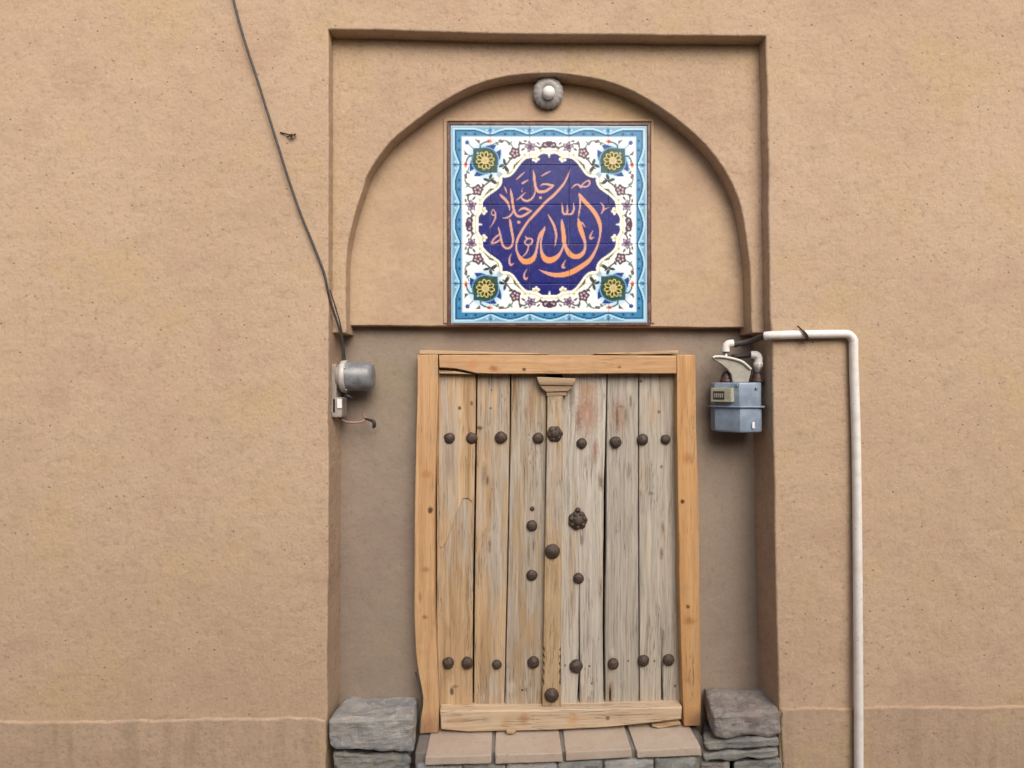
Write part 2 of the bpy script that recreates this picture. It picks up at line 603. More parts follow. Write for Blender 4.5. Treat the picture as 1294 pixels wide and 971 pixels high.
M['plank4'] = wood('red_stained_grey_plank_wood', neutral, (0.50, 0.455, 0.395), 0.80, spots=[
    (742, 520, YP, 16, 34, (150, 98, 70), 0.75, 1.0), (731, 530, YP, 4, 22, (115, 70, 52), 0.6, 0.9), (752, 570, YP, 4, 20, (140, 90, 62), 0.65, 0.9), (742, 492, YP, 14, 14, (165, 125, 85), 0.6, 1.0),
    (722, 500, YP, 5, 26, (105, 98, 85), 0.7, 1.0), (742, 525, YP, 3, 12, (195, 170, 150), 0.55, 0.9), (759, 610, YP, 4, 12, (95, 78, 62), 0.7, 0.9),
    (735, 683, YP, 2.5, 9, (120, 110, 98), 0.8, 0.8), (745, 842, YP, 1.8, 1.8, DK, 0.8, 0.5), (748, 864, YP, 1.8, 2, (100, 75, 45), 0.8, 0.5), (714, 841, YP, 1.6, 1.6, DK, 0.8, 0.5)])
M['plank5'] = wood('grey_plank_wood_with_knot_swirl', neutral, (0.42, 0.380, 0.325), 0.95, spots=[
    (783, 525, YP, 12, 26, (150, 112, 92), 0.65, 1.0), (780, 531, YP, 2.0, 24, (88, 58, 42), 0.65, 1.0), (785, 514, YP, 5, 2.6, (98, 66, 48), 0.5, 1.0), (791, 525, YP, 2.2, 12, (105, 72, 54), 0.5, 1.0), (797, 507, YP, 2, 9, (95, 72, 55), 0.7, 0.7),
    (786, 527, YP, 2.5, 8, (190, 160, 135), 0.5, 0.9), (795, 490, YP, 4, 9, (200, 190, 170), 0.6, 0.9), (774, 825, YP, 4, 8, (200, 190, 172), 0.6, 0.9), (772, 875, YP, 5, 18, (135, 100, 62), 0.6, 0.9), (771, 878, YP, 1.6, 16, (62, 45, 30), 0.8, 0.7),
    (794, 836, YP, 1.6, 1.6, DK, 0.8, 0.5)])
M['plank6'] = wood('pale_grey_brown_plank_wood', neutral, (0.46, 0.415, 0.350), 0.75, spots=[
    (825, 520, YP, 12, 22, (178, 150, 118), 0.5, 1.0), (833, 521, YP, 3, 3, (105, 78, 52), 0.8, 0.6), (810, 482, YP, 2.4, 3, (80, 62, 48), 0.8, 0.6), (836, 590, YP, 2.4, 2.6, (100, 82, 62), 0.8, 0.6),
    (823, 624, YP, 5, 3, (105, 88, 66), 0.6, 0.9), (836, 700, YP, 3, 9, (100, 82, 62), 0.7, 0.8), (838, 668, YP, 2.5, 8, (112, 94, 72), 0.6, 0.8), (820, 700, YP, 4, 40, (200, 185, 158), 0.5, 1.0),
    (827, 836, YP, 1.6, 1.6, DK, 0.8, 0.5), (853, 867, YP, 2, 2.5, (90, 78, 65), 0.8, 0.5)])
M['astragal'] = wood('carved_yellowish_post_wood', [(0.22, (0.33, 0.22, 0.115)), (0.5, (0.46, 0.325, 0.185)), (0.78, (0.55, 0.41, 0.26))], GREY, 0.30, contrast=1.0, dirty=0.25)
M['capital'] = wood('carved_brown_capital_wood', [(0.22, (0.27, 0.185, 0.11)), (0.5, (0.38, 0.27, 0.17)), (0.78, (0.47, 0.35, 0.24))], GREY, 0.25, axis='x', contrast=1.0)


def simple(name, col, rough, metallic=0.0, var=0.25, scale=40, bump=0.3, spec=0.5, alt=None, altamt=0.5):
    m = NT(name)
    p = m.objc()
    r = m.rand()
    q = m.vec('ADD', p, m.comb(m.math('MULTIPLY', r, 9.1), r, m.math('MULTIPLY', r, 3.3)))
    n1 = m.noise(q, scale, 5, 0.6)
    c = m.mix(m.sstep(n1, 0.35, 0.65), tuple(x * (1 - var) for x in col), tuple(min(1, x * (1 + var * 0.6)) for x in col))
    if alt is not None:
        n2 = m.noise(q, scale * 0.5, 4, 0.65)
        c = m.mix(m.math('MULTIPLY', m.sstep(n2, 0.5, 0.66), altamt), c, alt)
    nrm = m.bump(m.noise(q, scale * 3, 4, 0.6), bump, 0.002) if bump else None
    return m.done(c, rough, nrm, metallic, spec)


M['iron'] = simple('rusty_iron', (0.085, 0.064, 0.053), 0.58, 0.35, 0.4, 160, 0.6, 0.4, alt=(0.17, 0.085, 0.045), altamt=0.5)
M['brick'] = plaster('buff_brick', (0.45, 0.370, 0.300), (0.50, 0.420, 0.350), straw_amt=0.1, grain=0.5, pits=0.5)
M['edging'] = simple('dark_glazed_edging', (0.115, 0.052, 0.048), 0.45, 0, 0.4, 60, 0.25, alt=(0.26, 0.15, 0.11), altamt=0.6)
M['grout'] = simple('pale_grout', (0.50, 0.47, 0.43), 0.9, 0, 0.2, 90, 0.3)
wp = NT('white_pipe_paint')
wq_ = wp.pos()
wc = wp.mix(wp.math('MULTIPLY', wp.sstep(wp.noise(wq_, 22, 4), 0.45, 0.70), 0.5), (0.80, 0.78, 0.75), (0.62, 0.55, 0.47))
wk = wp.sstep(wp.noise(wq_, 130, 3, 0.6), 0.64, 0.69)
wk = wp.math('MULTIPLY', wk, wp.sstep(wp.noise(wq_, 14, 2), 0.50, 0.58))
wc = wp.mix(wp.math('MULTIPLY', wk, 0.85), wc, (0.17, 0.085, 0.045))
M['white_paint'] = wp.done(wc, 0.45, wp.bump(wp.math('SUBTRACT', wp.noise(wq_, 90, 3), wk), 0.35, 0.0015))
M['dark_pipe'] = simple('tarred_pipe', (0.055, 0.045, 0.042), 0.6, 0, 0.3, 60, 0.4)
M['meter_grey'] = simple('blue_grey_enamel', (0.255, 0.325, 0.420), 0.36, 0.1, 0.12, 30, 0.06, alt=(0.32, 0.38, 0.46), altamt=0.5)
M['meter_cream'] = simple('cream_plastic', (0.42, 0.42, 0.30), 0.5, 0, 0.1, 60, 0.05)
M['dial_dark'] = simple('dark_dial_window', (0.060, 0.052, 0.036), 0.25, 0, 0.3, 200, 0.0)
M['lip'] = simple('white_bracket_lip', (0.66, 0.64, 0.58), 0.5, 0, 0.1, 40, 0.1)
M['bracket'] = simple('cream_bracket_paint', (0.37, 0.35, 0.30), 0.55, 0, 0.12, 40, 0.15, alt=(0.42, 0.36, 0.28), altamt=0.4)
M['bronze'] = simple('brown_union_fitting', (0.085, 0.050, 0.042), 0.5, 0.4, 0.3, 90, 0.3)
M['steel'] = simple('dull_zinc', (0.42, 0.42, 0.42), 0.4, 0.8, 0.15, 60, 0.1)
M['em_base'] = simple('grey_meter_base', (0.33, 0.295, 0.26), 0.6, 0.0, 0.15, 40, 0.1)
M['em_ring'] = simple('pale_meter_ring', (0.52, 0.50, 0.46), 0.5, 0.1, 0.1, 40, 0.05)
M['tag_white'] = simple('white_tag', (0.82, 0.82, 0.82), 0.6, 0, 0.04, 60, 0.0)
M['black'] = simple('black_rubber', (0.030, 0.027, 0.025), 0.55, 0, 0.2, 60, 0.1)
M['cable'] = simple('dark_cable_sheath', (0.055, 0.050, 0.048), 0.55, 0, 0.3, 80, 0.1)
M['pink_wire'] = simple('pinkish_old_wire', (0.33, 0.20, 0.155), 0.6, 0, 0.2, 80, 0.1)
M['wire'] = simple('rusty_tie_wire', (0.085, 0.050, 0.030), 0.6, 0.4, 0.3, 200, 0.1)
M['bulb'] = simple('milky_bulb', (0.84, 0.82, 0.79), 0.35, 0, 0.05, 60, 0.0)
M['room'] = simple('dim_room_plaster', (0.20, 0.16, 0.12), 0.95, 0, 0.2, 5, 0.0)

g = NT('cloudy_glass')
g.b.inputs['Transmission Weight'].default_value = 0.30
g.b.inputs['IOR'].default_value = 1.45
gc = g.mix(g.sstep(g.noise(g.objc(), 40, 2), 0.3, 0.7), (0.46, 0.445, 0.425), (0.58, 0.565, 0.545))
M['shade_glass'] = g.done(gc, 0.30, g.bump(g.noise(g.objc(), 130, 2), 0.15, 0.001))
g = NT('smoked_meter_glass')
g.b.inputs['Coat Weight'].default_value = 0.15
gc = g.mix(g.sstep(g.noise(g.objc(), 30, 3), 0.4, 0.6), (0.155, 0.165, 0.180), (0.225, 0.235, 0.250))
M['meter_glass'] = g.done(gc, 0.38, spec=0.5, metallic=0.0)


def stone_mat(name, a, b, vein=0.0, tint=None):
    m = NT(name)
    p = m.pos()
    r = m.rand()
    q = m.vec('ADD', p, m.comb(m.math('MULTIPLY', r, 7.7), m.math('MULTIPLY', r, 2.1), m.math('MULTIPLY', r, 4.9)))
    n1 = m.noise(q, 8, 6, 0.65, 0.4)
    n2 = m.noise(q, 45, 5, 0.7)
    lay = m.noise(m.mapping(q, rot=(0.1, 0.08, 0), scale=(7, 7, 42)), 1.0, 4, 0.6)
    col = m.mix(m.sstep(n1, 0.38, 0.62), a, b)
    if tint is not None:
        col = m.mix(m.math('MULTIPLY', m.sstep(m.noise(m.mapping(q, loc=(5, 5, 5)), 11, 4, 0.6), 0.50, 0.64), 0.6), col, tint)
    col = m.mix(m.math('MULTIPLY', m.sstep(lay, 0.44, 0.30), 0.32), col, tuple(x * 0.5 for x in a))
    col = m.mix(m.math('MULTIPLY', m.sstep(n2, 0.55, 0.72), 0.45), col, tuple(min(1, x * 1.55) for x in b))
    col = m.mix(m.math('MULTIPLY', m.sstep(n2, 0.45, 0.30), 0.5), col, tuple(x * 0.45 for x in a))
    if vein:
        v = m.noise(m.mapping(q, rot=(0, -0.6, 0), scale=(22, 14, 60)), 1.0, 4, 0.6)
        k = m.sstep(m.math('ABSOLUTE', m.math('SUBTRACT', v, 0.5)), 0.035, 0.008)
        k = m.math('MULTIPLY', k, m.sstep(m.noise(q, 13, 2), 0.52, 0.60))
        col = m.mix(m.math('MULTIPLY', k, vein), col, (0.46, 0.46, 0.45))
    hh = m.math('MULTIPLY', lay, 0.0025)
    hh = m.math('MULTIPLY_ADD', n1, 0.007, hh)
    hh = m.math('MULTIPLY_ADD', n2, 0.0035, hh)
    nrm = m.bump(hh, 0.9, 1.0)
    return m.done(col, 0.85, nrm, spec=0.3)


M['stone_grey'] = stone_mat('blue_grey_slate', (0.235, 0.245, 0.255), (0.325, 0.315, 0.295), 0.55, (0.32, 0.28, 0.25))
M['stone_brown'] = stone_mat('brown_grey_slate', (0.185, 0.170, 0.160), (0.270, 0.245, 0.230), 0.3, (0.26, 0.205, 0.185))
M['stone_dark'] = stone_mat('dark_slate', (0.170, 0.178, 0.172), (0.250, 0.250, 0.235), 0.2, (0.24, 0.23, 0.19))
M['mortar'] = plaster('grey_bed_mortar', (0.20, 0.19, 0.175), (0.25, 0.23, 0.20), straw_amt=0, grain=1.0)

gm = NT('packed_earth_street')
gp = gm.pos()
gcol = gm.mix(gm.sstep(gm.noise(gp, 2.2, 6, 0.65), 0.35, 0.65), (0.13, 0.12, 0.11), (0.18, 0.165, 0.15))
gcol = gm.mix(gm.math('MULTIPLY', gm.sstep(gm.voronoi(gp, 55), 0.35, 0.1), 0.5), gcol, (0.10, 0.09, 0.085))
M['ground'] = gm.done(gcol, 0.95, gm.bump(gm.noise(gp, 40, 5), 0.6, 0.01))

# ------------------------------------------------------------------ the street
S = 60
st = obj('street_ground', [(-S, -S, 0), (S, -S, 0), (S, S, 0), (-S, S, 0)], [(0, 1, 2, 3)], M['ground'], origin=Vector((0, 0, 0)))
st['kind'] = 'structure'

# unseen house added across the alley to shade the foot of the wall
across = thing('added_shade_house', (0, -4.7, 0), 'unseen plain brown house added behind the viewer to shade the wall foot', 'house')
box('wall', (-14, -9.0, -0.05), (14, -4.7, 2.95), plaster('shade_house_plaster', (0.33, 0.25, 0.18), (0.36, 0.27, 0.2), straw_amt=0), across, bevel=0.02)
box('shade_house_roof_edge', (-14.1, -9.1, 2.945), (14.1, -4.6, 3.1), M['plinth'], across, bevel=0.02)

# ------------------------------------------------------------------ the mud wall with its recesses
D1, D2, D3 = 0.062, 0.135, 0.182           # spandrel, tympanum, lower niche depth
wall = thing('mud_plaster_wall', (0, 0, 0), 'tan mud plaster house wall with an arched niche around the wooden door', 'wall')
opening = [(412, 1110), (413, 905), (414.5, 700), (415.2, 420), (415.5, 200), (415, 37), (480, 38.5), (560, 41), (640, 42.5),
           (720, 43.5), (800, 44.5), (880, 45.2), (967.5, 46.8), (971, 200), (973.5, 390), (976, 450), (978.5, 600), (981.6, 775), (984.5, 880), (987, 1110)]
op = px_loop(opening, 0.0)
op[0] = (op[0][0], -0.05)
op[-1] = (op[-1][0], -0.05)
XL, XR, ZT = -5.0, 5.2, 4.9
loop = op + [(XR, -0.05), (XR, ZT), (XL, ZT), (XL, -0.05)]
slab('wall_face', loop, 0.0, 0.42, M['plaster'], wall, r=0.007, wob=0.004, fine=0.0012, step=0.015, seed=1)

arch = [(438, 421), (436.7, 392), (436.8, 350), (437.3, 335), (440, 307), (446.6, 277), (458, 241), (466, 218), (492, 181.5), (523, 154.6), (565.7, 124.8),
        (608, 105), (650.8, 95), (692, 92.7), (715, 94), (763, 102), (808.6, 120.5), (851, 147.5), (891, 183), (919, 221), (934.8, 256),
        (942, 292), (947.6, 335), (949, 377), (950, 421)]
ap = [tuple(p) for p in catmull([Vector((*q, 0)) for q in px_loop(arch, D1)], 5)]
ap = [(p[0], p[1]) for p in ap]
bl, br = P(405, 421, D1), P(990, 421, D1)
tl, tr = P(405, 20, D1), P(990, 20, D1)
loop = [(bl.x, bl.z)] + ap + [(br.x, br.z), (tr.x, tr.z), (tl.x, tl.z)]
slab('arch_spandrel', loop, D1, 0.30, M['plaster'], wall, r=0.006, wob=0.002, fine=0.0010, step=0.012, seed=2)

ty = [(430, 411.6), (500, 411.8), (560, 412), (700, 412.5), (821, 413), (885, 414), (960, 414.2)]
typ = px_loop(ty, D2)
a, b = P(960, 70, D2), P(425, 70, D2)
slab('arch_tympanum', typ + [(a.x, a.z), (b.x, b.z)], D2, 0.32, M['plaster_tymp'], wall, r=0.005, wob=0.0022, fine=0.0009, step=0.015, seed=3)

nb = [P(405, 400, D3), P(995, 400, D3)]
dl, dr, dt = P(541, 900, D3).x, P(869, 900, D3).x, P(700, 457, D3).z
loop = [(nb[0].x, -0.05), (dl, -0.05), (dl, dt), (dr, dt), (dr, -0.05), (nb[1].x, -0.05), (nb[1].x, nb[1].z), (nb[0].x, nb[0].z)]
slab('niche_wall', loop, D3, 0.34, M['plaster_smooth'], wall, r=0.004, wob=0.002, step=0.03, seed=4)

# dim room behind the door, seen only through the gaps of the planks
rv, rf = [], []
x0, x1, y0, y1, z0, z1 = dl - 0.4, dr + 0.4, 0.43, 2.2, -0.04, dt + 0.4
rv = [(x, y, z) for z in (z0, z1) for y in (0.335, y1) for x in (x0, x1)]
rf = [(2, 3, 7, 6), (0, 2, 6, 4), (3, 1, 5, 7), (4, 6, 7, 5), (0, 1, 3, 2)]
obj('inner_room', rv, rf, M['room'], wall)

# plinth, a little proud of the wall, with a sagging top edge
for (us, seed) in (([(411, 1110), (410.5, 914), (396, 910), (380, 909), (362, 907), (353, 908), (300, 909), (200, 912), (60, 913), (-60, 912), (-900, 914)], 5),
                   ([(989, 1110), (988, 898), (1010, 895.5), (1040, 896), (1081, 895), (1150, 894), (1250, 895), (1340, 893), (2300, 893)], 6)):
    lp = px_loop(us, -0.012)
    lp[0] = (lp[0][0], -0.05)
    lp.append((lp[-1][0], -0.05))
    slab('plinth', lp, -0.009, 0.05, M['plinth'], wall, r=0.008, wob=0.008, fine=0.0045, step=0.018, seed=seed)

# raised plaster rim round the tile panel
PY = D2 - 0.006
rim_o = [(560.5, 409), (560.5, 150.5), (826, 151), (827, 409)]
rim_i = [(822.3, 409), (822, 154.6), (565, 154.2), (565.3, 409)]
slab('panel_rim', px_loop(rim_o + rim_i, D2), D2 - 0.007, D2 + 0.02, M['plaster_tymp'], wall, r=0.003, wob=0.0012, fine=0.001, step=0.015, seed=8)

# ------------------------------------------------------------------ glazed tile panel: paint the glaze colours, then give them to the 25 tiles
PX0, PY0, PX1, PY1 = 569.0, 158.3, 818.0, 409.0
NT_, NS = 5, 90
RES = NT_ * NS
gx = PX0 + (PX1 - PX0) * (np.arange(RES) + 0.5) / RES
gy = PY0 + (PY1 - PY0) * (np.arange(RES) + 0.5) / RES
GX, GY = np.meshgrid(gx, gy)
AA = (PX1 - PX0) / RES
CX, CY = 693.5, 283.7
img = np.empty((RES, RES, 3))
img[:] = (252, 254, 255)


def cov(sd, soft=0.0):
    return np.clip(0.5 - sd / (AA * 1.2 + soft), 0, 1)


def paint(sd, col, amt=1.0, soft=0.0):
    c = (cov(sd, soft) * amt)[..., None]
    img[:] = img * (1 - c) + np.array(col, float) * c


def paint_at(x0, x1, y0, y1, fn, col, amt=1.0, soft=0.0):
    i0, i1 = np.searchsorted(gx, [x0, x1])
    j0, j1 = np.searchsorted(gy, [y0, y1])
    if i1 <= i0 or j1 <= j0:
        return
    X, Y = GX[j0:j1, i0:i1], GY[j0:j1, i0:i1]
    c = (cov(fn(X, Y), soft) * amt)[..., None]
    cc = np.array(col, float)
    img[j0:j1, i0:i1] = img[j0:j1, i0:i1] * (1 - c) + cc * c


def disc(x, y, r, col, amt=1.0, soft=0.0):
    paint_at(x - r - 2 - soft, x + r + 2 + soft, y - r - 2 - soft, y + r + 2 + soft, lambda X, Y: np.hypot(X - x, Y - y) - r, col, amt, soft)


def ell(x, y, rx, ry, ang, col, amt=1.0, ring=None):
    R_ = max(rx, ry) + 2
    ca, sa = math.cos(ang), math.sin(ang)

    def f(X, Y):
        u = ((X - x) * ca + (Y - y) * sa) / rx
        v = (-(X - x) * sa + (Y - y) * ca) / ry
        d = (np.hypot(u, v) - 1) * min(rx, ry)
        return np.abs(d) - ring if ring else d
    paint_at(x - R_, x + R_, y - R_, y + R_, f, col, amt)


def chain_sd(pts, grow=0.0):
    """pts: (x, y, half width): union of round cones"""
    def f(X, Y):
        best = np.full(X.shape, 1e9)
        for (x0, y0, r0), (x1, y1, r1) in zip(pts[:-1], pts[1:]):
            dx, dy = x1 - x0, y1 - y0
            L = dx * dx + dy * dy + 1e-9
            t = np.clip(((X - x0) * dx + (Y - y0) * dy) / L, 0, 1)
            best = np.minimum(best, np.hypot(X - x0 - t * dx, Y - y0 - t * dy) - (r0 + (r1 - r0) * t))
        return best - grow
    return f


def bounds(pts, pad):
    xs, ys = [p[0] for p in pts], [p[1] for p in pts]
    return min(xs) - pad, max(xs) + pad, min(ys) - pad, max(ys) + pad


def line(pts, w, col, amt=1.0):
    q = [(p[0], p[1], w / 2) for p in pts]
    paint_at(*bounds(q, w + 2), chain_sd(q), col, amt)


def poly_sd(P_, X, Y):
    inside = np.zeros(X.shape, bool)
    best = np.full(X.shape, 1e9)
    n = len(P_)
    for i in range(n):
        x0, y0 = P_[i]
        x1, y1 = P_[(i + 1) % n]
        dx, dy = x1 - x0, y1 - y0
        t = np.clip(((X - x0) * dx + (Y - y0) * dy) / (dx * dx + dy * dy + 1e-9), 0, 1)
        best = np.minimum(best, np.hypot(X - x0 - t * dx, Y - y0 - t * dy))
        cr = ((y0 > Y) != (y1 > Y))
        xi = x0 + (Y - y0) * dx / (dy if abs(dy) > 1e-9 else 1e-9)
        inside ^= cr & (X < xi)
    return np.where(inside, -best, best)


def poly(P_, col, amt=1.0):
    paint_at(*bounds(P_, 2), lambda X, Y: poly_sd(P_, X, Y), col, amt)


# the blue border with its running wave
HW, HH = (PX1 - PX0) / 2, (PY1 - PY0) / 2
ax, ay = np.abs(GX - (PX0 + HW)), np.abs(GY - (PY0 + HH))
edge = np.minimum(HW - ax, HH - ay)
along = np.where((HW - ax) < (HH - ay), (GY - PY0) / (PY1 - PY0), (GX - PX0) / (PX1 - PX0)) * 5.0
ph = along - np.floor(along)
corner = np.maximum(0, 12 - np.maximum(HW - ax, HH - ay)) / 12
wave = 12.0 - 6.2 * np.sin(np.clip((ph - 0.06) / 0.88, 0, 1) * PI) ** 1.0
wave = np.where((along < 1) | (along > 4), np.where((along < 0.55) | (along > 4.45), 6.0, wave), wave)
paint(edge - 15.2, (205, 228, 240))
paint(edge - 14.2, (170, 205, 225))
inner = np.clip((edge - wave) / 3, 0, 1)
paint(edge - 13.4, (126, 180, 214))
paint(np.maximum(edge - 13.4, wave - edge), (62, 138, 186))
paint(np.abs(edge - wave + 2.0) - 1.3, (176, 228, 252))
paint(edge - (wave - 3.3), (118, 172, 208))
paint(np.maximum(np.abs(edge - wave - 0.2) - 0.95, edge - 13.6), (26, 76, 122))
paint(edge - 2.4, (172, 196, 210))
for k in range(0, 6):
    for s in range(4):
        def at_side(t, e):
            x, y = PX0 + t * (PX1 - PX0), PY0 + t * (PY1 - PY0)
            return [(x, PY0 + e), (x, PY1 - e), (PX0 + e, y), (PX1 - e, y)][s]
        if 0 < k < 5:
            disc(*at_side(k / 5, 5.6), 1.9, (52, 118, 170))
            disc(*at_side(k / 5, 9.2), 1.2, (70, 140, 190))
            for d in (-0.016, 0.016):
                disc(*at_side(k / 5 + d, 6.2), 1.6, (190, 226, 246), 0.8)
        if k < 5:
            for d in (0.38, 0.62):
                disc(*at_side((k + d) / 5, 10.8), 1.7, (22, 70, 122), 0.9)
            disc(*at_side((k + 0.5) / 5, 9.6), 1.2, (104, 176, 214), 0.8)


def sym(fn):
    """the quarter's ornament, mirrored about both axes and both diagonals"""
    for sx in (1, -1):
        for sy in (1, -1):
            for sw in (0, 1):
                def T(x, y, sx=sx, sy=sy, sw=sw):
                    a, b = x - CX, y - CY
                    if sw:
                        a, b = b, a
                    return CX + a * sx, CY + b * sy
                fn(T)


half = [(0, -89), (-9, -89.3), (-15.5, -85.3), (-22.5, -84), (-28.5, -83.2), (-34, -78.8), (-39, -72.7), (-44.5, -65), (-49.5, -60.9), (-55, -59.2), (-59.2, -59.2)]
quarter = half + [(y, x) for (x, y) in reversed(half[:-1])]
med = quarter + [(x, -y) for (x, y) in reversed(quarter[:-1])]
med = med + [(-x, y) for (x, y) in reversed(med[1:-1])]
med = [(p.x + CX, p.y + CY) for p in catmull([Vector((x, y, 0)) for x, y in med], 3, True)]
msd = poly_sd(med, GX, GY)
fsd = np.maximum(ax - HW + 15.5, ay - HH + 15.5)
paint(np.maximum(msd - 9.5, fsd), (250, 250, 232), 0.35, 4.0)


def blossoms(T):
    VN = (78, 76, 74)
    line([T(635, 213), T(641, 206), T(647, 198)], 1.9, VN)
    line([T(655, 187), T(656, 182), T(662, 181), T(667, 184)], 1.7, VN)
    line([T(673, 184), T(678, 185), T(682, 188), T(686, 184)], 1.7, VN)
    line([T(636, 177), T(642, 179), T(646, 183), T(648, 188)], 1.6, (104, 130, 126))
    line([T(640, 178), T(643, 183), T(646, 179)], 1.6, (90, 124, 118))
    poly([T(654, 184), T(656, 177.5), T(660, 181)], (80, 86, 88))
    poly([T(679, 186), T(684, 184), T(682, 190)], (95, 92, 100))
    cx, cy = T(650.2, 193.2)
    ang0 = math.atan2(cy - CY, cx - CX)
    disc(cx, cy, 6.1, (88, 66, 78))
    for k in range(5):
        a = ang0 + 2 * PI * k / 5
        disc(cx + 5.2 * math.cos(a), cy + 5.4 * math.sin(a), 2.4, (88, 66, 78))
        disc(cx + 3.3 * math.cos(a), cy + 3.3 * math.sin(a), 1.35, (214, 190, 206))
    cx, cy = T(669.6, 185.2)
    ang0 = math.atan2(cy - CY, cx - CX)
    star = []
    for k in range(10):
        a = ang0 + 2 * PI * k / 10
        rr = 8.0 if k % 2 == 0 else 4.6
        star.append((cx + rr * math.cos(a), cy + rr * math.sin(a)))
    poly(star, (104, 82, 112))
    for k in range(5):
        a = ang0 + 2 * PI * k / 5
        disc(cx + 4.2 * math.cos(a), cy + 4.2 * math.sin(a), 1.5, (182, 162, 184))
    disc(cx, cy, 1.3, (96, 78, 104))
    for dx in (-5.2, -1.2):
        cx, cy = T(693.5 + dx, 182.5 + (0.6 if dx < -3 else -0.4))
        disc(cx, cy, 4.2, (78, 52, 74))
    disc(*T(688.0, 182.8), 1.4, (205, 188, 204))
    disc(*T(690.5, 184.0), 1.0, (205, 188, 204))
    for (x, y, rx, ry, an) in ((637, 204.5, 1.8, 4.2, -0.25), (639.5, 213.5, 2.2, 4.8, -0.6), (633, 209.5, 1.8, 3.6, 1.2)):
        px, py = T(x, y)
        qx, qy = T(x + math.sin(-an) * 1, y - math.cos(an) * -1)
        ell(px, py, ry, rx, math.atan2(qy - py, qx - px), (44, 60, 62))
    for (x, y, rx, ry, an) in ((649.5, 210.5, 1.3, 3.6, 0.25), (654, 205.5, 1.2, 4.2, 0.85), (659, 202.2, 1.0, 3.0, 1.1)):
        px, py = T(x, y)
        qx, qy = T(x + math.sin(an), y - math.cos(an))
        ell(px, py, ry, rx, math.atan2(qy - py, qx - px), (70, 72, 24))
    line([T(606.5, 188), T(606.8, 183), T(611, 180), T(616, 178.6)], 1.8, (62, 92, 98))
    poly([T(599.5, 176), T(606, 177), T(605.6, 182)], (92, 92, 100))
    ell(*T(618, 178.2), 3.6, 2.1, 0 if abs(T(618, 178.2)[0] - T(616, 178.2)[0]) > 1 else PI / 2, (238, 150, 118))
    disc(*T(617, 178.3), 1.8, (170, 66, 48))
    # buds, sprays and the olive scroll that follows the medallion
    for (x, y, rx, ry, an, cc) in ((632.5, 178.2, 3.4, 1.9, 0.2, (96, 72, 88)), (627.5, 181.0, 2.6, 1.2, 0.9, (70, 100, 92)), (660.5, 188.5, 2.8, 1.2, -0.6, (64, 84, 80)),
                                   (644.5, 200.2, 2.8, 1.3, 0.4, (58, 76, 70)), (679.5, 181.0, 2.4, 1.1, 0.7, (86, 84, 92)), (663.5, 178.2, 2.4, 1.1, 0.2, (72, 92, 86))):
        px, py = T(x, y)
        qx, qy = T(x + math.cos(an), y + math.sin(an))
        ell(px, py, rx, ry, math.atan2(qy - py, qx - px), cc)
    line([T(666, 198.2), T(660, 200.6), T(655.5, 205), T(651.5, 211), T(647.5, 216.5)], 1.3, (112, 110, 48), 0.9)
    line([T(647.5, 216.5), T(643, 219.5), T(640, 219), T(641.5, 215.8)], 1.2, (120, 118, 56), 0.9)
    line([T(622, 182), T(628, 180), T(633, 178)], 1.2, (96, 128, 124))
    for (x, y) in ((683.6, 191.3), (662.5, 195.5)):
        disc(*T(x, y), 1.5, (206, 190, 96), 0.9)


def corner_rosette(T):
    ccx, ccy = T(612.6, 202.7)
    u = math.atan2(ccy - CY, ccx - CX)
    disc(ccx, ccy, 23.0, (196, 230, 248), 0.95, 4.0)
    for k in (1, -1):
        a = u + k * PI / 2
        ex, ey = math.cos(a), math.sin(a)
        tx, ty_ = math.cos(u), math.sin(u)
        b = (ccx + ex * 15, ccy + ey * 15)
        for s in (1, -1):
            poly([(ccx + ex * 13 + tx * s * 1, ccy + ey * 13 + ty_ * s * 1), (ccx + ex * 24 + tx * s * 4.0, ccy + ey * 24 + ty_ * s * 4.0),
                  (ccx + ex * 19 + tx * s * 9, ccy + ey * 19 + ty_ * s * 9), (ccx + ex * 13 + tx * s * 12.5, ccy + ey * 13 + ty_ * s * 12.5),
                  (ccx + ex * 10 + tx * s * 11, ccy + ey * 10 + ty_ * s * 11)], (24, 62, 138))
    disc(ccx, ccy, 17.6, (110, 166, 218))
    disc(ccx, ccy, 16.0, (40, 74, 74))
    for s in (1, -1):
        qx, qy = ccx + math.cos(u) * 11.5 * s, ccy + math.sin(u) * 11.5 * s
        poly([(qx + dx, qy + dy) for dx, dy in ((-7.2, -7.2), (7.2, -7.2), (7.2, 7.2), (-7.2, 7.2))], (44, 84, 90))
    disc(ccx, ccy, 14.4, (44, 78, 54))
    disc(ccx, ccy, 7.6, (214, 200, 130))
    for k in range(10):
        a = u + 2 * PI * (k + 0.5) / 10
        px, py = ccx + 8.0 * math.cos(a), ccy + 8.0 * math.sin(a)
        ell(px, py, 3.9, 2.7, a, (226, 214, 140))
    for k in range(10):
        a = u + 2 * PI * (k + 0.5) / 10
        ell(ccx + 7.6 * math.cos(a), ccy + 7.6 * math.sin(a), 2.8, 1.65, a, (62, 58, 14))
    disc(ccx, ccy, 2.4, (196, 176, 150))
    qx, qy = ccx + math.cos(u) * 13 , ccy + math.sin(u) * 13
    disc(qx, qy, 1.6, (170, 190, 196))
    line([(ccx + math.cos(u) * 22, ccy + math.sin(u) * 22), (ccx + math.cos(u) * 29, ccy + math.sin(u) * 29)], 1.3, (110, 150, 190))
    disc(ccx + math.cos(u) * 32.2, ccy + math.sin(u) * 32.2, 2.7, (44, 88, 158))
    disc(ccx - math.cos(u) * 25.5, ccy - math.sin(u) * 25.5, 3.6, (150, 178, 206), 0.8, 1.5)


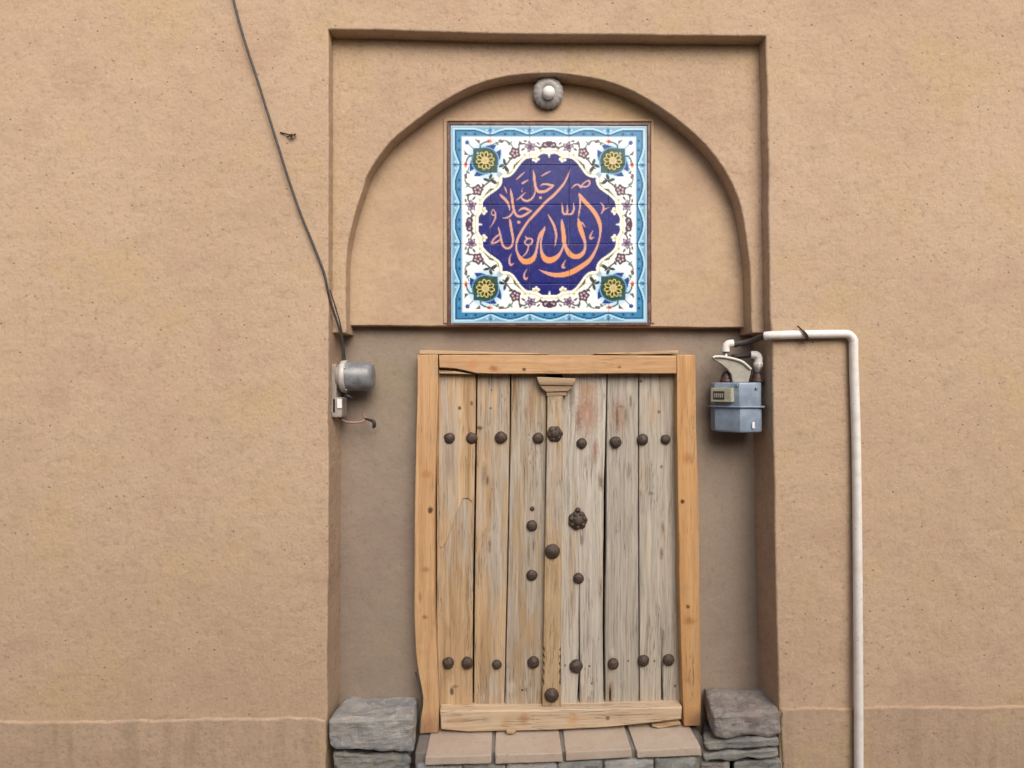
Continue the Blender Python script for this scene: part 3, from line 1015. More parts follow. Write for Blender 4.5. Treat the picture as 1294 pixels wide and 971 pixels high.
for sx in (1, -1):
    for sy in (1, -1):
        corner_rosette(lambda x, y, sx=sx, sy=sy: (CX + (x - CX) * sx, CY + (y - CY) * sy))
sym(blossoms)
# the navy medallion
paint(np.abs(msd - 1.6) - 1.5, (250, 250, 240))
paint(np.abs(msd - 4.2) - 0.6, (150, 148, 84), 0.35)
nv = (0.5 + 0.5 * np.sin(GX * 0.21) * np.cos(GY * 0.17))[..., None]
c = cov(msd)[..., None]
img[:] = img * (1 - c) + (np.array((22, 22, 108)) * (1 - nv) + np.array((20, 32, 126)) * nv) * c
paint(np.abs(msd + 1.0) - 0.8, (38, 36, 84), 0.7)


def buds(T):
    cx, cy = T(676, 200.3)
    for dx, dy in ((0, 0), (3.4, 0.8), (-2.6, 1.4), (0.8, 3.2), (1, -2.6)):
        px, py = T(676 + dx, 200.3 + dy)
        disc(px, py, 2.0, (248, 247, 232))
    disc(cx, cy, 1.7, (212, 200, 112))
    disc(*T(693.5, 195.8), 1.5, (244, 244, 248))
    disc(*T(693.5, 198.2), 0.9, (235, 235, 245))


sym(buds)

# the calligraphy, traced stroke by stroke: (x, y, width) in twelfths of a pixel from four origins
OA, OB, OC, OD = (610, 205), (690, 205), (610, 280), (690, 280)
strokes = [
    [OB, (505, 482, 22), (530, 535, 66), (590, 605, 74), (650, 665, 70), (705, 725, 72), (755, 795, 74), (795, 870, 70), (822, 950, 66),
     OD, (826, 60, 60), (830, 150, 42), (818, 250, 32), (785, 370, 36), (735, 480, 48), (680, 570, 64), (610, 640, 78), (520, 702, 86), (400, 772, 92), (280, 815, 88), (160, 825, 80), (60, 812, 66), (-20, 786, 48), (-70, 765, 28), (-118, 742, 8)],
    [OB, (500, 490, 20), (514, 580, 28), (516, 660, 30), (505, 750, 28), (494, 810, 20), (488, 850, 14), (492, 890, 40), (502, 935, 66),
     OD, (505, 40, 80), (525, 120, 82), (555, 210, 74), (582, 290, 54), (594, 370, 40), (582, 440, 50), (545, 500, 72), (490, 535, 84), (425, 540, 86), (365, 508, 88), (322, 450, 76), (295, 390, 56), (280, 330, 50)],
    [OD, (236, -40, 8), (238, 10, 44), (250, 90, 66), (260, 180, 72), (268, 280, 78), (272, 360, 58)],
    [OD, (262, 370, 40), (242, 420, 36), (212, 480, 46), (165, 540, 70), (100, 582, 96), (30, 595, 108), (-20, 575, 98), (-58, 525, 74), (-80, 460, 48), (-88, 390, 34), (-86, 310, 32), (-68, 220, 34), (-42, 130, 34), (-28, 82, 14)],
    [OC, (945, 82, 14), (928, 128, 50), (885, 185, 62), (855, 250, 48), (835, 330, 40), (818, 420, 40), (798, 500, 54), (762, 570, 84), (700, 612, 100), (630, 615, 98), (575, 575, 74), (535, 510, 46), (508, 430, 34), (508, 350, 36), (530, 265, 42), (570, 185, 46), (620, 100, 42), (680, 10, 42),
     OA, (748, 840, 46), (850, 730, 48), (960, 610, 44), OB, (95, 522, 48), (190, 422, 46), (270, 325, 38), (322, 225, 28), (350, 150, 18), (358, 100, 5)],
    [OC, (650, 232, 14), (672, 262, 40), (735, 268, 30), (752, 305, 30), (728, 345, 30), (680, 358, 30), (642, 335, 28), (638, 308, 26), (668, 278, 26)],
    [OC, (692, 365, 26), (686, 420, 28), (660, 480, 26), (625, 520, 20), (590, 548, 8)],
    [OB, (18, 795, 10), (58, 865, 34), (100, 940, 42), OD, (118, 75, 44), (142, 160, 40), (148, 240, 34), (138, 320, 24), (122, 385, 10)],
    [OB, (232, 622, 10), (245, 690, 28), (252, 760, 36), (275, 795, 34), (310, 785, 36), (322, 730, 32), (316, 645, 12)],
    [OB, (315, 782, 30), (350, 800, 34), (395, 780, 38), (420, 710, 32), (414, 630, 10)],
    [OB, (382, 408, 8), (425, 358, 26), (480, 340, 28), (515, 368, 38), (535, 388, 26), (550, 345, 26), (600, 300, 24), (655, 282, 28), (665, 325, 26), (630, 368, 28), (575, 375, 26), (530, 370, 18)],
    [OB, (828, 618, 10), (868, 655, 28), (880, 705, 26), (862, 750, 24), (845, 788, 12)],
    [OB, (848, 780, 14), (895, 722, 24), (968, 690, 8)],
    [OD, (722, 128, 6), (690, 185, 22), (670, 235, 34), (685, 262, 36), (735, 238, 10)],
    [OD, (298, 588, 6), (266, 640, 26), (246, 690, 46), (262, 712, 36), (290, 698, 14)],
    [OC, (436, 488, 6), (405, 550, 24), (398, 620, 32), (420, 668, 40), (460, 648, 12)],
    [OC, (672, 728, 6), (636, 790, 24), (622, 845, 34), (648, 888, 40), (684, 858, 12)],
    [OD, (545, 15, 30), (575, 55, 22), (594, 88, 6)],
    [OA, (768, 128, 12), (780, 210, 44), (790, 310, 44), (808, 395, 48), (845, 448, 54), (905, 455, 52), (960, 442, 46), OB, (25, 420, 44), (75, 385, 36), (118, 354, 10)],
    [OA, (880, 362, 16), (915, 338, 32), (965, 335, 38), OB, (45, 345, 40), (85, 350, 32), (120, 353, 10)],
    [OA, (875, 545, 46), (880, 545, 46)],
    [OA, (1042, 132, 8), (970, 165, 28), (895, 210, 14)],
    [OA, (800, 430, 20), (782, 500, 28), (742, 560, 36), (690, 592, 42), (640, 590, 42), (600, 562, 32), (572, 512, 14)],
    [OA, (645, 465, 12), (590, 520, 28), (515, 580, 16)],
    [OA, (605, 398, 8), (592, 452, 16)],
    [OA, (638, 148, 10), (575, 205, 30), (508, 264, 16)],
    [OA, (690, 272, 12), (640, 300, 32), (605, 322, 36)],
    [OA, (420, 412, 12), (434, 500, 42), (448, 600, 46), (460, 690, 44), (485, 775, 44), (525, 825, 44), (585, 832, 40), (650, 802, 44), (712, 762, 34), (744, 744, 10)],
    [OA, (542, 752, 12), (580, 718, 32), (635, 706, 40), (690, 728, 42), (740, 744, 14)],
    [OA, (252, 486, 12), (285, 525, 44), (335, 570, 48), (378, 630, 42), (400, 690, 30), (405, 735, 12)],
    [OA, (460, 730, 22), (445, 780, 28), (405, 830, 32), (355, 852, 26), (300, 858, 8)],
    [OA, (542, 920, 52), (548, 922, 52)],
    [OA, (318, 368, 8), (345, 418, 28), (362, 482, 10)],
    [OA, (405, 875, 18), OC, (412, 0, 42), (424, 80, 44), (440, 170, 44), (455, 260, 42), (448, 340, 38), (415, 395, 38), (360, 412, 40), (308, 380, 38), (280, 310, 38), (262, 220, 36), (244, 140, 28), (228, 85, 10)],
    [OC, (250, 200, 22), (200, 232, 32), (150, 285, 30), (128, 338, 30), (180, 328, 34), (230, 300, 30), (268, 270, 18)],
    [OA, (150, 722, 14), (180, 765, 22), (185, 800, 24), (145, 812, 22), (125, 780, 20), (138, 735, 16)],
    [OA, (190, 800, 24), (182, 860, 28), (150, 930, 22), OC, (95, 105, 5)],
]
paths = []
for s in strokes:
    org, pts = None, []
    for it in s:
        if len(it) == 2:
            org = it
            continue
        pts.append(Vector((org[0] + it[0] / 12.14, org[1] + it[1] / 12.14, it[2] / 12.14 / 2 * 0.90)))
    paths.append([(p.x, p.y, max(0.15, p.z)) for p in catmull(pts, 5)])
for q in paths:
    paint_at(*bounds(q, 7), chain_sd(q, 0.8), (84, 44, 84), 0.5, 0.8)
for q in paths:
    i0, i1 = np.searchsorted(gx, [bounds(q, 7)[0], bounds(q, 7)[1]])
    j0, j1 = np.searchsorted(gy, [bounds(q, 7)[2], bounds(q, 7)[3]])
    X, Y = GX[j0:j1, i0:i1], GY[j0:j1, i0:i1]
    best = np.full(X.shape, 1e9)
    wid = np.zeros(X.shape)
    for (x0, y0, r0), (x1, y1, r1) in zip(q[:-1], q[1:]):
        dx, dy = x1 - x0, y1 - y0
        t = np.clip(((X - x0) * dx + (Y - y0) * dy) / (dx * dx + dy * dy + 1e-9), 0, 1)
        rr = r0 + (r1 - r0) * t
        d = np.hypot(X - x0 - t * dx, Y - y0 - t * dy) - rr
        k = d < best
        best = np.where(k, d, best)
        wid = np.where(k, rr, wid)
    w = np.clip((wid - 1.0) / 2.6, 0, 1)[..., None]
    col = np.array((216, 168, 166)) * (1 - w) + np.array((234, 158, 98)) * w
    c = cov(best + 0.05)[..., None]
    img[j0:j1, i0:i1] = img[j0:j1, i0:i1] * (1 - c) + col * c

v = np.clip(img, 0, 255) / 255
glaze = np.where(v <= 0.04045, v / 12.92, ((v + 0.055) / 1.055) ** 2.4) * 0.93 + 0.003

tm = NT('painted_tile_glaze')
at = tm.n('ShaderNodeVertexColor', layer_name='glaze')
tcol = tm.mix(tm.math('MULTIPLY', tm.sstep(tm.noise(tm.pos(), 60, 4), 0.45, 0.7), 0.03), at.outputs[0], (0.55, 0.50, 0.44))
M['glaze'] = tm.done(tcol, 0.26, tm.bump(tm.noise(tm.pos(), 30, 3), 0.10, 0.003), spec=0.25)

panel = thing('tile_panel', P(693.5, 409, D2), 'square blue and white glazed tile panel with orange calligraphy above the door', 'tile panel')
TY = D2 - 0.012
c00, c10, c01, c11 = (P(569.2, 158.5, TY), P(817.6, 159.2, TY), P(569.8, 409, TY), P(818.2, 408.4, TY))


def PAN(s, t):
    return c00 * (1 - s) * (1 - t) + c10 * s * (1 - t) + c01 * (1 - s) * t + c11 * s * t


for ti in range(NT_):
    for tj in range(NT_):
        n = NS + 1
        gap = 0.00035
        ta, tb = random.uniform(-1, 1) * 0.0006, random.uniform(-1, 1) * 0.0006
        base = random.uniform(0, 0.0008)
        S_, T_ = np.meshgrid(np.linspace(0, 1, n), np.linspace(0, 1, n))
        ss, tt = (ti + S_) / NT_, (tj + T_) / NT_
        pt = (np.array(c00)[None, None] * ((1 - ss) * (1 - tt))[..., None] + np.array(c10)[None, None] * (ss * (1 - tt))[..., None]
              + np.array(c01)[None, None] * ((1 - ss) * tt)[..., None] + np.array(c11)[None, None] * (ss * tt)[..., None])
        mid = pt.mean(axis=(0, 1))
        half_w = (np.array(c10) - np.array(c00))[0] / NT_ / 2
        pt = mid + (pt - mid) * (1 - gap / half_w)
        dep = base + ta * (S_ - 0.5) + tb * (T_ - 0.5)
        e = np.minimum(np.minimum(S_, 1 - S_), np.minimum(T_, 1 - T_))
        dep = dep + 0.0008 * np.clip(1 - e / 0.012, 0, 1) ** 2
        pt[..., 1] += dep
        rim = [(0, i) for i in range(n)] + [(j, n - 1) for j in range(1, n)] + [(n - 1, i) for i in range(n - 2, -1, -1)] + [(j, 0) for j in range(n - 2, 0, -1)]
        verts = pt.reshape(-1, 3).tolist()
        faces = [(j * n + i, (j + 1) * n + i, (j + 1) * n + i + 1, j * n + i + 1) for j in range(n - 1) for i in range(n - 1)]
        k0 = len(verts)
        for (j, i) in rim:
            q = pt[j, i].copy()
            q[1] = TY + 0.012
            verts.append(q.tolist())
        for a_ in range(len(rim)):
            b_ = (a_ + 1) % len(rim)
            ra, rb = rim[a_], rim[b_]
            faces.append((ra[0] * n + ra[1], rb[0] * n + rb[1], k0 + b_, k0 + a_))
        o = obj('tile', verts, faces, M['glaze'], panel, smooth=[len(faces) - len(rim) > q for q in range(len(faces))])
        jj = np.clip(np.round(tj * NS + np.arange(n) - 0.5).astype(int), 0, RES - 1)
        ii = np.clip(np.round(ti * NS + np.arange(n) - 0.5).astype(int), 0, RES - 1)
        cols = glaze[np.ix_(jj, ii)].reshape(-1, 3)
        rim_cols = np.tile(np.array((0.60, 0.56, 0.52)), (len(rim), 1))
        allc = np.concatenate([np.concatenate([cols, rim_cols]), np.ones((len(verts), 1))], axis=1).astype(np.float32)
        la = o.data.color_attributes.new('glaze', 'FLOAT_COLOR', 'POINT')
        la.data.foreach_set('color', allc.ravel())
# grout bed behind the joints and the dark edging strips round the panel
bk = [PAN(0, 1), PAN(1, 1), PAN(1, 0), PAN(0, 0)]
hexa('grout_bed', [(bk[0].x, TY + 0.0019, bk[0].z), (bk[1].x, TY + 0.0019, bk[1].z), (bk[1].x, D2 + 0.004, bk[1].z), (bk[0].x, D2 + 0.004, bk[0].z),
                   (bk[3].x, TY + 0.0019, bk[3].z), (bk[2].x, TY + 0.0019, bk[2].z), (bk[2].x, D2 + 0.004, bk[2].z), (bk[3].x, D2 + 0.004, bk[3].z)], M['grout'], panel, bevel=0)
for (o_, i_) in ((((565.3, 154.8), (821.8, 155.2)), ((568.8, 158.0), (818.0, 158.7))),
                 (((821.8, 155.2), (822.2, 411.6)), ((818.0, 158.7), (818.6, 408.8))),
                 (((822.2, 411.6), (565.8, 411.6)), ((818.6, 408.8), (569.3, 409.4))),
                 (((565.8, 411.6), (565.3, 154.8)), ((569.3, 409.4), (568.8, 158.0)))):
    slab('edging_strip', px_loop([o_[0], o_[1], i_[1], i_[0]], TY), TY - 0.001, D2 + 0.01, M['edging'], panel, r=0.0015, fine=0.0006, step=0.02, seed=o_[0][0])

# ------------------------------------------------------------------ the old wooden door
YF = 0.105
door = thing('wooden_door', P(706, 925, 0.14), 'weathered plank double door with iron studs in a pale pine frame', 'door')


def hand_board(name, pts, Yf, Yb, mat, r=0.004, seed=0, wob=0.0012, fine=0.0004, step=0.02, front=0.0015, yfun=None):
    return slab(name, px_loop(pts, Yf), Yf, Yb, mat, door, r=r, wob=wob, fine=fine, step=step, seed=seed, front_wob=front, yfun=yfun)


hand_board('post', [(527.5, 448.5), (527.2, 500), (525.5, 560), (524.2, 640), (523.2, 720), (523.4, 780), (525.5, 825), (529, 852), (532.5, 868), (534.6, 882), (534, 893), (532, 906), (530.3, 928),
                    (554.2, 926.5), (554.5, 890), (553, 850), (550.6, 800), (549.4, 760), (549, 700), (549.2, 640), (551, 570), (553.6, 500), (553.4, 448)], YF, 0.26, M['post_l'], seed=21)
hand_board('post', [(855.3, 448.8), (878.6, 448.8), (879.8, 540), (883, 640), (884.6, 775), (886, 918), (864.5, 918), (862, 860), (859.5, 775), (857, 640), (855.6, 540)], YF, 0.26, M['post_r'], seed=22)
hand_board('lintel', [(554.4, 448.8), (640, 448.6), (760, 449.2), (854.8, 449.6), (855.2, 472.2), (740, 472.6), (640, 472.8), (603, 472.2), (590, 469.3), (576, 466.3), (555, 465)], YF + 0.002, 0.26, M['header'], seed=23)
hand_board('splinter', [(555, 468.6), (575, 469.3), (598, 473), (575, 472.6), (555, 472.4)], YF + 0.012, 0.15, M['strip'], r=0.002, seed=24)
hand_board('capping_strip', [(530, 442.6), (560, 443.4), (620, 445.0), (672, 446.2), (694, 447.8), (650, 448.0), (530.5, 447.8)], YF + 0.004, 0.20, M['strip'], r=0.0015, seed=25)
hand_board('capping_strip', [(752, 447.6), (757, 446.6), (800, 445.4), (857, 442.8), (857.3, 447.2), (800, 448.3)], YF + 0.004, 0.20, M['strip'], r=0.0015, seed=26)
hand_board('threshold', [(556, 898.8), (640, 898.2), (760, 896.5), (862, 893.8), (861.5, 909.5), (820, 914.5), (764, 920), (700, 923), (640, 924.4), (592, 925.6), (557, 922.5)], 0.100, 0.24, M['sill'], r=0.006, seed=27)
hand_board('wood_shaving', [(640, 924.2), (652, 924), (649, 927.6), (641, 927.5)], 0.085, 0.11, M['strip'], r=0.001, seed=28)
hand_board('wood_shaving', [(824, 917.5), (858, 911.5), (861, 915.5), (832, 920.2)], 0.108, 0.15, M['strip'], r=0.001, seed=29)

tube('bark_edge', [P(525.5, 850, 0.118), P(529.5, 862, 0.112), P(532.8, 874, 0.108), P(533.6, 888, 0.106), P(531.6, 902, 0.108), P(529.6, 926, 0.112)], 0.0048, M['dark_pipe'], door, seg=8)
TPL, BTL = 466, 904
planks = [
    ([(552, TPL), (601.6, TPL), (601.0, 540), (599.2, 640), (597.8, 720), (597.0, BTL), (552, BTL)], 'plank1', 0.150),
    ([(603.4, TPL), (644.3, TPL), (644.2, 540), (642.2, 640), (640.8, 720), (636.8, BTL), (598.8, BTL), (600.2, 720), (601.4, 640), (602.6, 540)], 'plank2', 0.152),
    ([(646.2, TPL), (691, TPL), (690, 560), (688.2, 700), (686, BTL), (638.0, BTL), (642.2, 720), (643.5, 640), (645.6, 540)], 'plank3', 0.149),
    ([(711, TPL), (766.6, TPL), (765.2, 540), (763.2, 610), (762.2, 700), (761.5, 800), (763.2, BTL), (733.2, BTL), (732.8, 880), (733.2, 845), (732.6, 790), (731.8, 735), (731.2, 790), (731.6, 845), (729.6, 880), (729.4, BTL), (708, BTL), (709, 700)], 'plank4', 0.150),
    ([(768.2, TPL), (806.4, TPL), (806.2, 620), (806.6, 700), (807.4, BTL), (773.0, BTL), (772.4, 893), (770.8, 866), (769.3, 893), (769.2, BTL), (765.4, BTL), (764.6, 800), (766.0, 700), (766.4, 640), (766.8, 560)], 'plank5', 0.153),
    ([(807.8, TPL), (862, TPL), (862, BTL), (838.3, BTL), (838.4, 880), (837.0, 850), (836.4, 792), (835.8, 850), (835.6, 885), (835.0, BTL), (808.8, BTL), (808.0, 700), (807.6, 620)], 'plank6', 0.151),
]
for k, (pts, mat, y) in enumerate(planks):
    hand_board('plank', pts, y, y + 0.03, M[mat], r=0.0035, seed=30 + k, wob=0.0008, fine=0.0006, step=0.015, front=0.0018)
# the upper layer of the first plank, below whose slanting edge the wood has split off
scar = [(554.5, 466), (600.4, 466), (600.0, 540), (598.4, 622), (597, 634), (591, 629.5), (585, 630), (581, 640), (577, 649), (573, 661), (569, 671), (565, 682), (561, 690), (557.5, 693), (554.5, 688)]
hand_board('plank_layer', scar, 0.1445, 0.158, M['plank1'], r=0.0016, seed=41, step=0.012, wob=0.0008, fine=0.0012)
hand_board('astragal', [(692, 495), (711.6, 495), (711.4, 560), (710.6, 640), (709.8, 720), (708.6, 818), (706.4, 822), (708.6, 826), (706.2, 831), (708.4, 835), (706.2, 840), (708.4, 845), (706.2, 850), (708.2, 856), (706.4, 864), (708.8, 869), (709.0, 893),
                        (685.4, 893), (685.6, 869), (688.0, 864), (685.8, 856), (688.4, 850), (686, 845), (688.6, 840), (686.4, 835), (688.8, 831), (686.6, 826), (689, 822), (687, 818), (688.4, 720), (689.8, 640), (691.2, 560)], 0.126, 0.152, M['astragal'], r=0.003, seed=42, step=0.008, wob=0.0006, fine=0.0008)
ast = bpy.data.objects['astragal']
# moulded capital in three steps
for k, (pts, yf) in enumerate(((([(678.4, 476.5), (727.6, 478.5), (726.4, 484), (724.6, 487.5), (681.6, 487), (679.6, 482)]), 0.112),
                               (([(681.8, 487.0), (724.4, 487.5), (721.8, 491.4), (717.4, 495.2), (690.2, 495.4), (685.6, 492)]), 0.118),
                               (([(690.6, 495.4), (716.0, 495.2), (716.0, 500.6), (690.8, 501.2)]), 0.124))):
    o = slab('capital_moulding', px_loop(pts, yf), yf, 0.151, M['capital'], ast, r=0.0035, wob=0.0008, fine=0.0008, step=0.01, seed=45 + k)

# iron studs: domed heads, shared mesh
studs = [(568, 554, 7.4), (596, 554, 7.6), (633, 553, 8.0), (680, 554, 7.2), (735, 560.5, 6.8), (778, 559, 7.6), (812, 555.5, 7.4), (841, 555.5, 6.4),
         (672.5, 643, 3.0), (672, 664.5, 7.2), (672, 727, 7.2), (731, 731, 7.0),
         (566.5, 838, 7.4), (590.5, 838, 7.8), (628, 840, 6.2), (674, 837, 7.8), (728, 842, 8.6), (775, 839, 7.2), (813, 835, 7.6), (845, 834, 7.4)]
prof = [(0.55, -0.6), (0.98, -0.12), (1.0, 0.02), (0.96, 0.16), (0.84, 0.36), (0.62, 0.54), (0.36, 0.64), (0.12, 0.67)]
meshes = []
for k in range(4):
    rr = 0.0235
    v_, f_ = lathe_geo([(r * rr, h * rr) for r, h in prof], (0, 0, 0), (0, -1, 0), 20, jitter=0.0022, seed=k * 13.7)
    o = fix_normals(obj('stud', v_, f_, M['iron'], door, origin=Vector((0, 0, 0)), smooth=True))
    meshes.append(o)
base_d = world_loc(door)
for k, (u, v_, r) in enumerate(studs):
    o = meshes[k] if k < 4 else meshes[k % 4].copy()
    if k >= 4:
        C.objects.link(o)
        o.parent = door
    o.location = P(u, v_, 0.148) - base_d
    sc = r * MPP * 1.055 / 0.0235
    o.scale = (sc, sc, sc)
    o.rotation_euler = (0, random.uniform(0, 6.28), 0)
# three large ornate bosses
for (u, v_, r, y, lob) in ((701, 548.5, 10.0, 0.125, 6), (698, 697, 9.6, 0.125, 0), (697, 878.5, 9.2, 0.125, 0), (730, 657.5, 12.2, 0.149, 7)):
    rr = r * MPP * 1.055
    c = P(u, v_, y)
    o = lathe('boss', [(0.6 * rr, -0.3 * rr), (1.0 * rr, -0.02 * rr), (1.0 * rr, 0.08 * rr), (0.90 * rr, 0.2 * rr), (0.62 * rr, 0.26 * rr), (0.5 * rr, 0.36 * rr), (0.34 * rr, 0.52 * rr), (0.12 * rr, 0.58 * rr)],
              c, (0, -1, 0), M['iron'], door, seg=36, lobes=lob, lobe_amt=0.05 if lob else 0, jitter=0.0016, seed=u)
    if lob:
        for q in range(lob):
            a = 2 * PI * (q + 0.25) / lob
            pc = c + Vector((math.cos(a) * rr * 0.68, -0.16 * rr, math.sin(a) * rr * 0.68))
            lathe('petal', [(0.20 * rr, -0.1 * rr), (0.24 * rr, 0.02 * rr), (0.20 * rr, 0.14 * rr), (0.1 * rr, 0.2 * rr), (0.02 * rr, 0.215 * rr)], pc, (0, -1, 0), M['iron'], o, seg=10)
    if r > 12:
        pc = c + Vector((0, -0.1 * rr, 1.08 * rr))
        lathe('petal', [(0.26 * rr, -0.1 * rr), (0.3 * rr, 0.05 * rr), (0.2 * rr, 0.22 * rr), (0.02 * rr, 0.28 * rr)], pc, (0, -1, 0), M['iron'], o, seg=12)

# ------------------------------------------------------------------ brick doorstep
step = thing('brick_doorstep', P(711, 965, 0.0), 'doorstep of four flat buff bricks below the wooden door', 'doorstep')
bricks = [((544.0, 927.6), (622.4, 926.4), (537.5, 956.5), (621.0, 954.8), (536.6, 967.5), (621.0, 965.3)),
          ((626.2, 926.4), (706.4, 924.8), (626.0, 954.0), (710.6, 952.0), (626.0, 965.6), (711.4, 963.2)),
          ((712.6, 924.6), (790.8, 922.4), (714.8, 951.2), (797.8, 946.4), (714.8, 962.2), (798.6, 957.4)),
          ((795.0, 922.0), (873.6, 921.0), (804.8, 949.6), (885.0, 943.6), (805.8, 958.4), (886.8, 955.2))]
for k, (bl_, br_, fl_, fr_, ul_, ur_) in enumerate(bricks):
    Yb_ = 0.108
    B0, B1 = P(*bl_, Yb_), P(*br_, Yb_)
    # the front edge lies where the flat top reaches the photographed line
    def front(q, z):
        lo, hi = -0.30, 0.10
        for _ in range(40):
            mm = (lo + hi) / 2
            if P(q[0], q[1], mm).z > z:
                lo = mm
            else:
                hi = mm
        return mm
    yl, yr = front(fl_, B0.z - 0.002), front(fr_, B1.z - 0.002)
    yl = yr = (yl + yr) / 2
    F0, F1 = P(*fl_, yl), P(*fr_, yr)
    U0, U1 = P(*ul_, yl), P(*ur_, yr)
    Yd = 0.20
    hexa('brick', [U0, U1, Vector((B1.x, Yd, U1.z)), Vector((B0.x, Yd, U0.z)), F0, F1, Vector((B1.x, Yd, B1.z)), Vector((B0.x, Yd, B0.z))],
         M['brick'], step, bevel=0.0045, seg=2, wob=0.0022, seed=k + 1, cuts=7)

# ------------------------------------------------------------------ rough stones
def rock(name, c8, mat, parent, seed, rough=0.010, cuts=14, bevel_first=0.012, layers=0.0012):
    bm = bmesh.new()
    v = [bm.verts.new(Vector(p)) for p in c8]
    for f in ((0, 1, 2, 3), (4, 5, 6, 7), (0, 1, 5, 4), (1, 2, 6, 5), (2, 3, 7, 6), (3, 0, 4, 7)):
        bm.faces.new([v[i] for i in f])
    bmesh.ops.recalc_face_normals(bm, faces=bm.faces)
    bmesh.ops.bevel(bm, geom=bm.edges[:], offset=bevel_first, segments=2, affect='EDGES', profile=0.5)
    bmesh.ops.subdivide_edges(bm, edges=[e for e in bm.edges if e.calc_length() > 0.02], cuts=cuts, use_grid_fill=True)
    bmesh.ops.triangulate(bm, faces=[f for f in bm.faces if len(f.verts) > 4])
    bm.normal_update()
    nn = [w.normal.copy() for w in bm.verts]
    s = Vector((seed * 3.3, seed * 1.9, seed * 0.7))
    for w, q in zip(bm.verts, nn):
        p = w.co
        d = noise.fractal(p * 14 + s, 0.9, 2.1, 4) * rough
        side = 1 - abs(q.z)
        ly = (noise.noise(Vector((p.x * 6, p.y * 6, p.z * 95)) + s)) * layers * side
        w.co = p + q * (d + ly)
    bm.verts.index_update()
    verts = [w.co.copy() for w in bm.verts]
    faces = [[w.index for w in f.verts] for f in bm.faces]
    bm.free()
    return fix_normals(obj(name, verts, faces, mat, parent))


def stone_block(tl_, tr_, bl_, br_, Yf, back, name, mat, parent, seed, **kw):
    """front corners by pixel on the plane Yf; back: (left x px at Yb, right x px, y px of top back edge, Yb)"""
    A, B, D_, E = P(*tl_, Yf), P(*tr_, Yf), P(*bl_, Yf), P(*br_, Yf)
    Yb = back[3]
    G, H = P(back[0], back[2], Yb), P(back[1], back[2], Yb)
    return rock(name, [D_, E, Vector((H.x, Yb, E.z)), Vector((G.x, Yb, D_.z)), A, B, H, G], mat, parent, seed, **kw)


seatL = thing('stone_bench', P(470, 990, 0.05), 'blue grey stone slabs stacked under the electricity meter left of the door', 'stone bench', 'rough stone blocks flanking the door')
stone_block((414, 910), (522.5, 905.5), (414.5, 946), (523, 952), -0.022, (438, 527.5, 880.5, 0.185), 'stone', M['stone_grey'], seatL, 3.2, rough=0.009)
stone_block((419, 951), (517, 955.5), (421, 986), (516, 986), -0.012, (430, 520, 935, 0.185), 'stone', M['stone_dark'], seatL, 7.7, rough=0.012)
stone_block((414, 987), (522, 987), (414, 1013), (522, 1013), -0.012, (430, 520, 970, 0.185), 'stone', M['stone_dark'], seatL, 9.1, rough=0.012)
seatR = thing('stone_bench', P(938, 990, 0.05), 'brown grey stone slabs stacked under the gas meter right of the door', 'stone bench', 'rough stone blocks flanking the door')
stone_block((900, 904), (987, 899.5), (903, 934), (988.5, 929), -0.024, (889.5, 966, 868, 0.185), 'stone', M['stone_brown'], seatR, 12.5, rough=0.010)
stone_block((888, 938.5), (985, 931.5), (894, 950), (985, 944), -0.028, (889, 970, 915, 0.185), 'stone', M['stone_dark'], seatR, 15.1, rough=0.009, bevel_first=0.009)
stone_block((887, 953), (984, 946), (890, 962), (984, 958), -0.022, (887, 975, 925, 0.185), 'stone', M['stone_dark'], seatR, 18.4, rough=0.008, bevel_first=0.008)
stone_block((926, 961), (985, 960), (927, 1012), (986, 1012), -0.014, (930, 980, 945, 0.185), 'stone', M['stone_dark'], seatR, 22.4, rough=0.010)
stone_block((885, 964), (922, 963), (885, 1012), (922, 1012), -0.010, (890, 920, 945, 0.185), 'stone', M['stone_brown'], seatR, 25.4, rough=0.010)

foot = thing('stone_footing', P(705, 1000, 0.0), 'dark rubble stone course carrying the brick doorstep', 'stone footing')
xs = [526, 584, 640, 705, 762, 828, 881]
for k in range(len(xs) - 1):
    a_, b_ = xs[k] + 1.0, xs[k + 1] - 1.0
    j = random.uniform(-1.5, 1.5)
    top_y = 969.5 - 10 * (a_ - 526) / 360
    A, B = P(a_, top_y + j, -0.02), P(b_, top_y - 1.0 - j, -0.02)
    zt = P(700, 964, -0.04).z - 0.006
    rock('stone', [Vector((A.x, -0.022 - 0.004 * (k % 3), 0.0)), Vector((B.x, -0.022, 0.0)), Vector((B.x, 0.19, 0.0)), Vector((A.x, 0.19, 0.0)),
                   A, B, Vector((B.x, 0.19, B.z)), Vector((A.x, 0.19, A.z))], M['stone_dark' if k % 2 else 'stone_grey'], foot, 31 + k * 2.3, rough=0.009, cuts=10, bevel_first=0.010)
bedz = P(700, 930, 0.11).z
box('mortar_bed', (P(529, 960, 0.1).x, 0.0, 0.0), (P(885, 960, 0.1).x, 0.20, P(700, 945, 0.0).z - 0.012), M['mortar'], foot, bevel=0.004)

